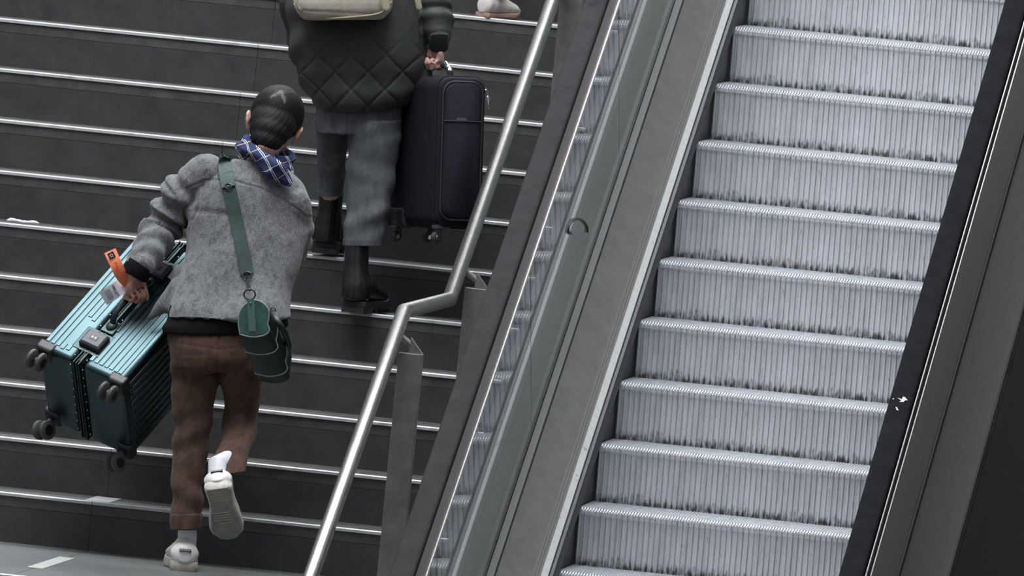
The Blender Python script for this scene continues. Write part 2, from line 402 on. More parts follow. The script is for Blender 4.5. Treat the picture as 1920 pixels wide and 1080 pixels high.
# one step: comb tread and ribbed riser
N = 100; PIT = 1.006/N
stp = MB()
RV = []   # tread/nosing comb: ridge boxes following (y,z) path
path = [(.405, 0), (.016, 0), (.005, -.002), (.0, -.007), (0, -.017)]
ht = .009
for i in range(N):
    x0_ = i*PIT-.003; x1_ = x0_+PIT*.44
    vs = []
    for j, (y, z) in enumerate(path):
        nz_ = [(0, -1), (0, -1), (.7, -.7), (1, 0), (1, 0)][j]
        vs += [(x0_, y, z), (x1_, y, z), (x1_, y+nz_[0]*ht, z+nz_[1]*ht), (x0_, y+nz_[0]*ht, z+nz_[1]*ht)]
    fs = []
    for j in range(4):
        b0 = j*4
        for e in range(4): fs.append((b0+e, b0+(e+1) % 4, b0+4+(e+1) % 4, b0+4+e))
    fs += [(0, 1, 2, 3), (19, 18, 17, 16)]
    stp.add(vs, fs)
comb = stp.mesh('comb')
body_ = MB()
XA, XB = -.003, 1.003
body_.prism([(.405, -.0085), (.02, -.0085), (.0095, -.013), (.0095, -.026), (.03, -.05), (.41, -.05)], XA, XB, mi=1)
# scalloped lip under the comb and riser cleats
rz = [(.002, -.017), (.001, -.026), (.007, -.0305), (.013, -.06), (.022, -.11), (.027, -.16), (.030, -.215), (.031, -.26)]
rng = random.Random(8); NR = 51; pr = 1.006/NR
for i in range(NR):
    g_ = .0013+.0006*rng.random(); a_ = XA+i*pr+g_+.0006*rng.random(); b_ = XA+(i+1)*pr-g_
    dy = .0025*rng.random()
    dd = [[(a_, y+dy*(j > 1), z), (b_, y+dy*(j > 1), z), (b_-.0005, y+.012, z), (a_+.0005, y+.012, z)] for j, (y, z) in enumerate(rz[2:])]
    # cleat with chamfered front edges
    R_ = []
    for j, (y, z) in enumerate(rz[2:]):
        y_ = y+dy
        R_.append([(a_, y_+.0016, z), (a_+.0014, y_, z), ((a_+b_)/2, y_+.0009, z), (b_-.0014, y_, z), (b_, y_+.0016, z), (b_, y_+.012, z), (a_, y_+.012, z)])
    body_.rings(R_)
    R_ = [[(a_+.0008, .0015, z), (b_-.0008, .0015, z), (b_-.0008, .014, z), (a_+.0008, .014, z)] for z in (-.0172, -.0240)]
    R_.append([(a_+.0008, .0065, -.031), (b_-.0008, .0065, -.031), (b_-.0008, .02, -.031), (a_+.0008, .02, -.031)])
    body_.rings(R_)
body_.rings([[(XA, y+.008, z), (XB, y+.008, z), (XB, y+.015, z), (XA, y+.015, z)] for y, z in rz[2:]], mi=1)
stepm = body_.mesh('escalator_step')
sp_ = None
for k in range(-8, 9):
    e = empty('escalator_step', (0, k*.4, k*.206295)); e.parent = esc
    e.location = Vector((0, k*.4, k*.206295))-esc.location
    if sp_ is None:
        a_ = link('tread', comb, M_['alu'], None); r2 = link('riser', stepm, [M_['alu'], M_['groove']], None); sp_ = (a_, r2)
        a_.parent = e; r2.parent = e
    else:
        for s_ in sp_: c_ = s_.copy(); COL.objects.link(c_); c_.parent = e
# balustrades. left glass base (-.195,.15) leaning out to (-.287,1.1); right mirrored
def bal(side):
    S = (lambda x: x) if side == 'l' else (lambda x: 1.0-x)
    L = lambda pr_: [(S(x), z) for x, z in (pr_ if side == 'l' else pr_)]
    slopebar('skirt_panel', L([(-.010, .03), (-.010, -.42), (-.03, -.42), (-.03, .03)]), M_['skirt'])
    slopebar('skirt_brush', L([(-.030, .036), (.006, .013), (.006, .009), (-.030, .020)]), M_['brush'])
    slopebar('pale_trim', L([(-.030, .018), (-.0255, .018), (-.0255, .037), (-.046, .0555), (-.050, .05), (-.050, .03)]), M_['white'], label='worn pale metal strip edging the deck' )
    # grooved trim: three ribs
    o = [(-.046, .0560)]
    for q in (0, 1, 2):
        x = -.0475-.0085*q; z = .0575+.0083*q
        o += [(x, z), (x-.0055, z+.0054), (x-.0062, z+.0030), (x-.0078, z+.0046)]
    o += [(-.08, .085), (-.075, .05), (-.046, .04)]
    slopebar('grooved_trim', L(o), M_['ridge'])
    slopebar('inner_deck', L([(-.0725, .0815), (-.1745, .176), (-.180, .171), (-.180, .15), (-.078, .06)]), M_['deck'])
    slopebar('gasket', L([(-.173, .165), (-.175, .200), (-.200, .202), (-.200, .14), (-.178, .14)]), M_['gap'])
    gx = lambda z: -.199-(z-.15)*.048
    t_ = .010
    edges = [-6.1]+[e_ for e_ in ((-3.28, -1.53, .22, 1.97) if side == 'l' else (-3.4, -1.7, -.02, 1.66))]+[4.3]
    for ya, yb in zip(edges[:-1], edges[1:]):
        o = MB(); lean = -.28
        pr_ = [(gx(z), z) for z in (.10, 1.04)]
        P = []
        for yy, sg in ((ya, 1), (yb, -1)):
            ring = []
            for z, x in ((.10, gx(.10)), (1.04, gx(1.04))):
                for tt in ((0, t_) if z < 1 else (t_, 0)):
                    y2 = yy+lean*(z-.10)+.0015*sg if -6 < yy < 4.2 else yy
                    ring.append((S(x-tt), y2, SL*y2+z))
            P.append(ring)
        o.rings(P)
        o.build('glass_panel', M_['glass'] if side == 'l' else M_['panel'], esc)
    hx = -.243
    # tall steel top rail: dark channel between two bright lips on each face
    for z_, hw_, c_ in ((1.215, .0405, -.2475), (1.03, .031, -.240)):
        for sg in (1, -1):
            slopebar('guide_lip', L([(c_+sg*(hw_-.004)+.0062*math.cos(q*math.pi/5), z_+.0070*math.sin(q*math.pi/5)) for q in range(10)]), M_['rail_metal'], smooth=True)
    slopebar('guide_channel', L([(-.284, 1.21), (-.211, 1.21), (-.214, 1.035), (-.267, 1.035)]), M_['channel'] if side == 'l' else M_['gap'])
    pr_ = []
    for k in range(17):
        a_ = math.pi*k/16; ca = math.cos(a_); pr_.append((hx+.0415*math.copysign(abs(ca)**.45, ca), 1.243+.018*math.sin(a_)**.6))
    pr_ += [(hx-.042, 1.230), (hx-.034, 1.223), (hx-.026, 1.226), (hx+.026, 1.226), (hx+.034, 1.223), (hx+.042, 1.230)]
    slopebar('handrail', L(pr_), M_['rubber_dusty'] if side == 'l' else M_['rubber'], smooth=True, label='dusty grey rubber handrail' if side == 'l' else 'glossy black rubber handrail')
    # outer deck + cladding
    w2 = .185
    wo_ = -.379 if side == 'r' else -.379
    slopebar('outer_gasket', L([(-.2095, .236), (-.2095, .15), (-.217, .15), (-.217, .232)]), M_['gap'])
    slopebar('outer_deck', L([(-.2145, .15), (-.2145, .19), (wo_, .19), (wo_, .15)]), M_['deck_out'])
    xe = wo_
    slopebar('deck_edge', L([(xe+.004, .186), (xe, .1915), (xe-.004, .186), (xe, .15)]), M_['ridge'])
    slopebar('side_cladding', L([(xe, .10), (xe-.003, .09), (xe-.003, -2.6), (xe+.01, -2.6), (xe+.01, .10)]), M_['clad'])
bal('l'); bal('r')
HRS = [o for o in bpy.data.objects if o.name.startswith('handrail')]
wr = MB(); wr.box((3.6, -5, -4.5), (3.8, 7, 3.2)); tag(wr.build('blocker_right', mat('dark_blocker', (.03, .026, .024), .5, 0, .1, 3)), 'dark wall added unseen beyond the escalator to dim its right side', 'blocker', kind='structure')  # unseen slab added to cut the light on the escalator's right side
# ================================================================== people
M_['skin'] = mat('skin', (.56, .33, .25), .5, 0, .08, 40, .1, 300)
M_['skin_pale'] = mat('pale_skin', (.60, .37, .32), .5, 0, .08, 40, .1, 300)
def wool(name, a, b_, sc1=330):
    m = mat(name, a, .95, 0, 0, sc1, .9, 420, .1, col2=b_, contrast=(.36, .64), sheen=.25, stretch=(1, 1, .55))
    return m
M_['wool'] = overlay(wool('grey_melange_wool', (.030, .032, .035), (.30, .305, .315), 560), (.60, .61, .62), 420, .60, .72, fac=.7, detail=3)
overlay(M_['wool'], (.022, .023, .025), 46, .46, .70, (1, 1, .6), .6)
M_['black_knit'] = mat('black_knit', (.010, .010, .011), .9, 0, .2, 300, .6, 500, .1)
M_['brown'] = mat('brown_trousers', (.074, .043, .031), .85, 0, .3, 24, .35, 500, .15, sheen=.1)
overlay(M_['brown'], (.125, .077, .056), 16, .52, .72, (1, 1, .5), .7)
M_['brown_stitch'] = mat('pale_stitching', (.24, .15, .11), .8)
M_['sock'] = mat('white_sock', (.70, .71, .76), .85, 0, .06, 200, .6, 300, bstretch=(3, 3, .1))
M_['shoe'] = mat('off_white_leather', (.68, .67, .66), .5, 0, .08, 30, .1, 150)
M_['sole'] = overlay(mat('pale_rubber_sole', (.52, .49, .44), .6, 0, .1, 40), (.30, .27, .23), 30, .5, .7)
M_['outsole'] = overlay(mat('grey_outsole', (.30, .285, .26), .7, 0, .15, 30), (.17, .16, .145), 40, .5, .7)
M_['label_blk'] = mat('black_label', (.01, .01, .012), .6)
M_['label_wht'] = mat('white_print', (.8, .8, .8), .6)
M_['green_web'] = mat('green_webbing', (.022, .052, .044), .75, 0, .2, 60, .5, 600)
M_['green_lthr'] = mat('green_leather', (.055, .125, .108), .38, 0, .2, 20, .25, 90)
M_['dark_lthr'] = mat('dark_green_leather', (.008, .0135, .0125), .42, 0, .25, 20, .25, 120)
M_['gunmetal'] = mat('gunmetal_ring', (.10, .105, .10), .3, .9)
M_['pipe'] = mat('grey_green_piping', (.22, .28, .26), .5)
# black hair with a whorl
m = M_['hair'] = mat('black_hair', (.006, .006, .007), .6, 0, 0, 1, .5, 260, .22, bstretch=(1, 1, .12))
M_['hair2'] = mat('dark_brown_hair', (.03, .02, .015), .4, 0, .2, 60, .7, 130, .5, bstretch=(1, 1, .12))

def hand(mb, o, X, Y, Z, s_=1., curl=(.95, 1.35, .8), thumb='grip', side=1):
    """o wrist; X index-side, Y along the hand, Z back of the hand. Fingers curl about X towards -Z."""
    M = frame(o, nrm(X)*s_, nrm(Y)*s_, nrm(Z)*s_)
    P = lambda a, b, c: M[:3, :3]@np.array([a, b, c])+M[:3, 3]
    ex, ey, ez = nrm(X)*s_, nrm(Y)*s_, nrm(Z)*s_
    mb.ell(P(0, .045, -.002), (ex*.040, ey*.055, ez*.016)); mb.ell(P(.0, .075, 0), (ex*.041, ey*.022, ez*.0135))
    mb.ell(P(.022, .035, -.010), (ex*.020, ey*.034, ez*.017)); mb.ell(P(-.026, .035, -.008), (ex*.015, ey*.036, ez*.015))
    mb.tube([P(0, -.04, 0), P(0, 0, 0), P(0, .03, 0)], [.029*s_, .027*s_, .03*s_], flat=(ex, .72))
    for i, (x, ln, r_) in enumerate(((.031, (.043, .026, .021), .0088), (.0105, (.047, .030, .022), .009), (-.0105, (.043, .028, .021), .0086), (-.030, (.034, .021, .019), .0076))):
        y, z, a = .084-(.004, 0, .003, .010)[i], .001, .12
        pts = [P(x*.9, y-.025, z), P(x, y, z)]
        for L_, c_ in zip(ln, curl):
            a += c_*(1+.05*i); y += L_*math.cos(a); z -= L_*math.sin(a); pts.append(P(x*(1+.02*i), y, z))
        mb.tube(pts, [r_*1.1*s_, r_*1.15*s_, r_*s_, r_*.93*s_, r_*.85*s_], n=10)
    if thumb == 'grip': tp = [P(.026, .02, -.010), P(.046, .045, -.022), P(.050, .072, -.038), P(.036, .085, -.056)]
    else: tp = [P(.026, .015, -.010), P(.05, .04, -.02), P(.055, .07, -.03), P(.05, .095, -.035)]
    mb.tube(tp, [.0135*s_, .0125*s_, .0105*s_, .009*s_], n=10)

def head_mesh(mb, c, X, Y, Z, s_=1.):
    """c centre of cranium, X right, Y face, Z crown"""
    ex, ey, ez = nrm(X)*s_, nrm(Y)*s_, nrm(Z)*s_
    P = lambda a, b, d: np.asarray(c)+ex*a+ey*b+ez*d
    mb.ell(P(0, -.012, .008), (ex*.078, ey*.094, ez*.088)); mb.ell(P(0, .03, -.045), (ex*.066, ey*.062, ez*.078))
    mb.ell(P(0, .05, -.095), (ex*.042, ey*.038, ez*.032)); mb.ell(P(0, .02, -.085), (ex*.057, ey*.045, ez*.035))
    mb.tube([P(0, .088, -.012), P(0, .101, -.038), P(0, .106, -.052)], [.008*s_, .010*s_, .013*s_], n=10)
    mb.ell(P(.012, .096, -.054), (ex*.008, ey*.008, ez*.006), n=8, m=6); mb.ell(P(-.012, .096, -.054), (ex*.008, ey*.008, ez*.006), n=8, m=6)
    for q in (1, -1):
        mb.ell(P(.031*q, .080, -.022), (ex*.015, ey*.012, ez*.009), n=10, m=8)          # eyes
        mb.tube([P(.015*q, .091, -.004), P(.033*q, .087, .0), P(.050*q, .074, -.006)], [.006*s_]*3, n=8)   # brows
        mb.ell(P(.045*q, .066, -.045), (ex*.018, ey*.016, ez*.016), n=10, m=8)           # cheeks
        # ear: rim + lobe
        b = P(.079*q, .008, -.035)
        rim = [P(.078*q, .024, -.016), P(.088*q, .014, .000), P(.094*q, -.006, -.004), P(.094*q, -.014, -.022), P(.088*q, -.006, -.044), P(.079*q, .010, -.060)]
        mb.tube(rim, [.0045*s_, .005*s_, .0052*s_, .0052*s_, .0055*s_, .006*s_], n=8)
        mb.ell(P(.083*q, .004, -.030), (ex*.0055, ey*.016, ez*.026), n=10, m=8)
    mb.ell(P(0, .090, -.078), (ex*.023, ey*.009, ez*.0055), n=10, m=6); mb.ell(P(0, .088, -.086), (ex*.019, ey*.009, ez*.006), n=10, m=6)
    mb.tube([P(0, -.03, -.06), P(0, -.035, -.12)], [.055*s_, .056*s_])

def shoe(name, parent, heel, fwd, up, L=.29, W=.052, sole_t=.032, upper=None, sole=None, kind='sneaker', topz=.085, out=None, shaft=None):
    """heel: point on the ground under the heel; builds upper and sole; y forward, z up"""
    fwd = nrm(fwd); up = nrm(np.asarray(up)-fwd*(np.asarray(up)@fwd)); side = np.cross(fwd, up)
    M = frame(heel, side, fwd, up); P = lambda a, b, c: M[:3, :3]@np.array([a, b, c])+M[:3, 3]
    prof = [(.0, .62, 0), (.03, .80, 0), (.12, .76, 0), (.25, .72, -.02), (.40, .74, -.03), (.58, .92, .0), (.72, 1.0, .03), (.85, .90, .05), (.95, .62, .06), (1., .30, .06)]
    n = 20
    mb = MB(); hts = [(-.022, .045, .30), (.0, .060, .6), (.06, .075, .9), (.2, topz, .86), (.32, topz*.98, .80), (.45, .078, .82), (.6, .062, .95), (.75, .050, 1.0), (.88, .042, .88), (.97, .030, .55)]
    if kind == 'boot': hts = [(-.008, .07, .55), (.03, .105, .80), (.18, .125, .88), (.32, .115, .84), (.46, .088, .86), (.6, .068, .95), (.75, .055, 1.0), (.88, .045, .88), (.97, .032, .55)]
    R_ = []
    for y, h, wf in hts:
        i = 0; ww = W*wf; ring = []
        for k in range(n):
            a_ = 2*math.pi*k/n; ca, sa = math.cos(a_), math.sin(a_)
            ca = math.copysign(abs(ca)**.75, ca); sa = math.copysign(abs(sa)**.8, sa)
            taper = 1-.28*max(sa, 0)
            ring.append(P(ww*ca*taper*.95, y*L, sole_t*.8+h*.5+sa*h*.5))
        R_.append(ring)
    mb.rings(R_)
    mb.tube([P(0, .22*L, sole_t+.03), P(0, .24*L, sole_t+topz*.62)], [.040, .037], flat=(side, 1.25))
    if shaft is not None: mb.tube(shaft[0], shaft[1], n=24, round_ends=False)
    u_ = fuse('shoe_upper' if kind != 'boot' else 'boot_upper', mb, .0042, upper, parent, 14 if shaft is not None else 7, (lambda co, no: .0013*fold(co, 72, 20)) if shaft is not None else None)
    sm = MB(); R2 = []
    def ol(sc_, z, lift):
        ring = []
        S_ = [(y, w_) for y, w_, _ in prof]
        pts = [(W*w_*sc_, y*L*(1.0)+(.012*(1-sc_))) for y, w_ in S_]
        pr_ = [( a_, b_) for a_, b_ in pts]+[(-a_*.96, b_) for a_, b_ in pts[::-1]]
        return [P(a_, b_, z+lift*max(0, (b_/L-.7))**1.5*.12) for a_, b_ in pr_]
    lugs = kind == 'boot'
    sm.rings([ol(.93, 0, 1), ol(1.02, .004, 1), ol(1.05, sole_t*.6, 1), ol(1.0, sole_t, 1)])
    so = sm.build('shoe_sole' if not lugs else 'boot_sole', sole, parent, smooth=True)
    if out is not None:
        om = MB(); om.rings([ol(.88, -.0035, 1), ol(.90, .002, 1)]); oo = om.build('outsole', out, so)
        for q in range(9):
            yy = (.07+.045*q+(.18 if q > 3 else 0))*L; tr = MB()
            tr.box((-.030, yy, -.0052), (.026, yy+.0018, -.003), M); tr.build('tread_rib', M_['sole'], so)
    if lugs:
        lg = MB()
        lg.rings([[P(a_, b_, c_) for a_, b_, c_ in ((-W*.78, -.004, z), (W*.78, -.004, z), (W*.8, .085, z), (-W*.8, .085, z))] for z in (-.014, .006)])
        for q in range(8):
            y = .11*L/.29+.135*L/.29*q/7+.02
            for sg in (1, -1): lg.box((sg*W*.5-.018, y, -.012), (sg*W*.5+.018, y+.012, .004), M)
        lg.build('boot_heel', sole, parent)
    return M, P

def drape(path, mesh_objs, width, thick, name, mt, parent, Yn=-3.5, lift=.004, n=60, label=None, edge=True):
    """a strap laid on the cloth: path in measured points, dropped along the line of sight onto the surface"""
    trees = []
    for o in mesh_objs:
        off = Vector((0, 0, 0)); q = o.parent
        while q is not None: off += q.location; q = q.parent
        trees.append(BVHTree.FromPolygons([v.co+off for v in o.data.vertices], [p.vertices[:] for p in o.data.polygons]))
    S = spl(path, 10); S = S[np.linspace(0, len(S)-1, n).astype(int)]
    def cast(px, py):
        best = None; o_ = Vector(at(px, py, Yn)); d = Vector(nrm(at(px, py, 0)-at(px, py, -4)))
        for t in trees:
            h = t.ray_cast(o_, d)
            if h[0] is not None and (best is None or h[3] < best[3]): best = h
        return best
    C = []; 
    for i in range(len(S)):
        d = S[min(i+1, len(S)-1)]-S[max(i-1, 0)]; d = d[:2]/max(np.hypot(*d[:2]), 1e-6); pn = np.array([-d[1], d[0]])
        row = []
        for q in (-.5, -.25, 0, .25, .5):
            h = cast(S[i][0]+pn[0]*width*q, S[i][1]+pn[1]*width*q)
            row.append(None if h is None else (np.array(h[0]), np.array(h[1])))
        C.append(row)
    rings = []; last = None
    for i, row in enumerate(C):
        ok = [r_ for r_ in row if r_]
        if not ok: continue
        Y_ = np.mean([r_[0][1] for r_ in ok])
        d = S[min(i+1, len(S)-1)]-S[max(i-1, 0)]; d = d[:2]/max(np.hypot(*d[:2]), 1e-6); pn = np.array([-d[1], d[0]])
        pts = []
        for q, r_ in zip((-.5, -.25, 0, .25, .5), row):
            p = r_[0] if r_ else at(S[i][0]+pn[0]*width*q, S[i][1]+pn[1]*width*q, Y_)
            pts.append(p)
        pts = np.array(pts); nn = nrm(np.mean([r_[1] if r_[1]@FW < 0 else -r_[1] for r_ in ok], axis=0))
        # level the ribbon across
        yy = pts@nn; pts = pts+nn*(yy.max()*.6+yy.mean()*.4-yy)[:, None]*.8
        rings.append((pts, nn))
    P = np.array([r_[0] for r_ in rings]); Nn = np.array([r_[1] for r_ in rings])
    for _ in range(6): P[1:-1] = (P[:-2]+2*P[1:-1]+P[2:])/4; Nn[1:-1] = (Nn[:-2]+2*Nn[1:-1]+Nn[2:])/4
    o = MB(); R_ = []
    for p, n_ in zip(P, Nn):
        R_.append([q+n_*lift for q in p]+[q+n_*(lift+thick) for q in p[::-1]])
    o.rings(R_)
    return o.build(name, mt, parent, True, label=label), P, Nn
def text_mesh(txt, size, M, mt, name, parent, depth=.0006, squeeze=1., bold=False):
    c = bpy.data.curves.new('t', 'FONT'); c.body = txt; c.size = size; c.align_x = 'CENTER'; c.align_y = 'CENTER'; c.extrude = depth; c.space_character = squeeze
    if bold: c.offset = size*.02
    o = bpy.data.objects.new('t', c); COL.objects.link(o); dg = bpy.context.evaluated_depsgraph_get(); dg.update()
    me = bpy.data.meshes.new_from_object(o.evaluated_get(dg)); bpy.data.objects.remove(o)
    me.transform(Matrix([list(map(float, r_)) for r_ in M]))
    return link(name, me, mt, parent)

# ---------------------------------------------------------------- man with the trunk
man = empty('person', on_z(350, 1060, ZL), label='man in a grey wool jacket and brown trousers climbing from the landing', cat='person')
# limb paths: (px, py, Y)
Yh = -2.17
LH = at(358, 655, Yh); RH = at(462, 655, Yh)
LK = at(365, 812, -2.17); LA = at(351, 985, -2.24)
RK = at(452, 775, -2.10); RA = at(423, 878, -2.44)
SH_L = at(385, 328, -2.00); SH_R = at(562, 395, -2.00)
EL_L = at(300, 425, -1.93); WR_L = at(252, 517, -2.02)
EL_R = at(566, 500, -1.92); WR_R = at(520, 470, -1.72)
# head axes
rl_ = math.radians(20); tl = math.radians(31)
hxv = RT*math.cos(rl_)-UP*math.sin(rl_); upi = RT*math.sin(rl_)+UP*math.cos(rl_)
hz = nrm(upi*math.cos(tl)+FW*math.sin(tl)); hy = nrm(np.cross(hz, hxv)); HC = at(517, 224, -1.86)
ya_ = math.radians(4); hxv, hy = hxv*math.cos(ya_)-hy*math.sin(ya_), hy*math.cos(ya_)+hxv*math.sin(ya_)
bm_ = MB(); head_mesh(bm_, HC, hxv, hy, hz, 1.06)
NK = at(488, 300, -1.95)
bm_.tube([HC-hz*.05-hy*.02, NK, at(470, 340, -2.0)], [.054, .056, .060])
bm_.sil([(420, 530, 345, -1.98, .045), (380, 560, 400, -1.98, .075), (365, 550, 480, -2.02, .08), (345, 530, 560, -2.12, .08), (335, 500, 640, -2.17, .09), (370, 450, 668, -2.17, .05)])
bm_.tube([at(545, 390, -2.0), at(550, 440, -1.95), at(540, 475, -1.86), WR_R], [.042, .036, .034, .026])
bm_.tube([LH, LK, LA, LA-np.array([0, 0, .05])], [.070, .045, .022, .020]); bm_.tube([RH, at(452, 775, -2.11), at(446, 815, -2.17), at(438, 842, -2.26), at(430, 860, -2.32)], [.070, .040, .034, .030, .026])
# trunk axes (thickness u, height v, length w) from the measured outline
u_ = RT*.833-UP*.371-FW*.41; v_ = RT*.0616-UP*.678+FW*.73; w_ = RT*.55+UP*.637+FW*.54
u_ = nrm(u_); w_ = nrm(w_-u_*(w_@u_)); v_ = nrm(np.cross(w_, u_)); v_ = v_ if v_@UP < 0 else -v_
YA = -2.20
TA = at(70, 648, YA)           # corner of the trunk nearest the first wheel
TT, TW, TL = .362, .395, .665
HH = TA+u_*TT*.49+w_*TL*.49    # middle of the carrying side
GR = HH-v_*.052                # grip centre
WRp = at(250, 520, GR[1]-.045); hy_ = nrm(GR-v_*.012-WRp); hx_ = nrm(w_-hy_*(w_@hy_)); hz_ = np.cross(hx_, hy_); hz_ = hz_ if hz_@u_ < 0 else -hz_
WR_L = at(256, 508, GR[1]-.045)
hand(bm_, WRp, hx_, hy_, hz_, .98, curl=(1.25, 1.35, .9))
bm_.tube([EL_L, WR_L, WRp], [.036, .027, .026])
hand(bm_, WR_R, RT*.3+UP*.9, -RT+FW*.3, FW, .95)
body = fuse('body', bm_, .0046, M_['skin'], man, 2)
# hair shell: thicker than the skull, cut high round the ears, short nape
hb = MB(); P = lambda a, b, d: HC+(hxv*a+hy*b+hz*d)*1.06
hb.ell(P(0, -.016, .014), (hxv*.095, hy*.109, hz*.101), n=32, m=20)
hb.ell(P(0, -.050, -.045), (hxv*.082, hy*.064, hz*.085), n=24, m=14)
hb.ell(P(0, -.052, -.080), (hxv*.074, hy*.060, hz*.062), n=24, m=14); hb.ell(P(0, -.056, -.118), (hxv*.060, hy*.042, hz*.050), n=24, m=14)
hb.ell(P(0, .062, .055), (hxv*.066, hy*.040, hz*.044), n=20, m=12)
WH = P(-.006, -.102, .048)
def hair_disp(co, no):
    L = (co-HC); ax = nrm(WH-HC); r_ = L-np.outer(L@ax, ax); e1 = hxv-ax*(hxv@ax); e1 = nrm(e1); e2 = np.cross(ax, e1)
    ang = np.arctan2(r_@e2, r_@e1); rad = np.linalg.norm(r_, axis=1)
    sw = ang+rad*5
    d = .0004*np.sin(sw*37+2*np.sin(sw*3)+3*fold(co, 9, 30))+.0004*np.sin(sw*71+rad*40)+.0003*np.sin(sw*117+rad*90)+.0012*fold(co, 5, 24)
    dm = np.linalg.norm(co-WH, axis=1)
    return d*np.clip(dm/.03, .1, 1)-.004*np.exp(-(dm/.014)**2)
hr_ = fuse('hair', hb, .0036, [M_['hair']], man, 24, hair_disp)
# scalp showing at the whorl: colour that belongs to the head
m = M_['hair']; t = m.node_tree; b = t.nodes['Principled BSDF']
g_ = t.nodes.new('ShaderNodeTexCoord'); vm = t.nodes.new('ShaderNodeVectorMath'); vm.operation = 'SUBTRACT'
wl = WH-np.array(man.location[:]) ; vm.inputs[1].default_value = tuple(map(float, wl)); t.links.new(g_.outputs['Object'], vm.inputs[0])
dots = []
for ax_, sc_ in ((hxv, 1.), (hz*.8-hy*.6, 1.), (np.cross(hxv, hz*.8-hy*.6), .2)):
    d_ = t.nodes.new('ShaderNodeVectorMath'); d_.operation = 'DOT_PRODUCT'; d_.inputs[1].default_value = tuple(map(float, nrm(ax_))); t.links.new(vm.outputs[0], d_.inputs[0]); dots.append(d_.outputs['Value'])
def mth(op, a_, b_=None, c_=None):
    n_ = t.nodes.new('ShaderNodeMath'); n_.operation = op
    for i, x in enumerate((a_, b_, c_)):
        if x is None: continue
        if isinstance(x, (int, float)): n_.inputs[i].default_value = x
        else: t.links.new(x, n_.inputs[i])
    return n_.outputs[0]
nz_ = t.nodes.new('ShaderNodeTexNoise'); nz_.inputs['Scale'].default_value = 160; t.links.new(g_.outputs['Object'], nz_.inputs['Vector'])
# inverted V: distance from |x| = -z line
ab = mth('ABSOLUTE', dots[0]); vv = mth('ADD', dots[1], mth('MULTIPLY', ab, .9)); dist = mth('ABSOLUTE', vv)
dist = mth('ADD', dist, mth('MULTIPLY', mth('MAXIMUM', mth('SUBTRACT', ab, .026), 0.), 2.))
dist = mth('ADD', dist, mth('MULTIPLY', mth('SUBTRACT', nz_.outputs[0], .5), .03))
fac = t.nodes.new('ShaderNodeMapRange'); t.links.new(dist, fac.inputs[0]); fac.inputs[1].default_value = .011; fac.inputs[2].default_value = .0; fac.inputs[3].default_value = 0; fac.inputs[4].default_value = .45
mx = t.nodes.new('ShaderNodeMix'); mx.data_type = 'RGBA'; mx.inputs[6].default_value = (.0065, .0065, .0075, 1); mx.inputs[7].default_value = (.30, .25, .24, 1)
t.links.new(fac.outputs[0], mx.inputs[0]); t.links.new(mx.outputs[2], b.inputs['Base Color'])

# jacket
jm = MB()
jm.sil([(436, 520, 300, -1.97, .055), (400, 548, 322, -1.98, .075), (368, 572, 345, -1.98, .105), (352, 584, 380, -1.98, .125), (347, 583, 420, -1.99, .130),
        (345, 574, 460, -2.02, .128), (336, 560, 500, -2.06, .125), (326, 548, 540, -2.10, .128), (314, 545, 575, -2.14, .136), (311, 547, 596, -2.155, .140)], n=44, ex=2.5)
sl_pts = [SH_L, at(345, 365, -1.99), at(318, 405, -1.98), at(300, 432, -1.99), at(283, 465, (GR[1]-2.02)/2), at(263, 498, GR[1]-.04)]
jm.tube(sl_pts, [.075, .078, .070, .068, .062, .052], n=20)
sr_pts = [at(549, 385, -2.0), at(554, 430, -1.97), at(549, 468, -1.91), at(532, 485, -1.84), at(508, 465, -1.76)]
jm.tube(sr_pts, [.070, .064, .058, .052, .045], n=20)
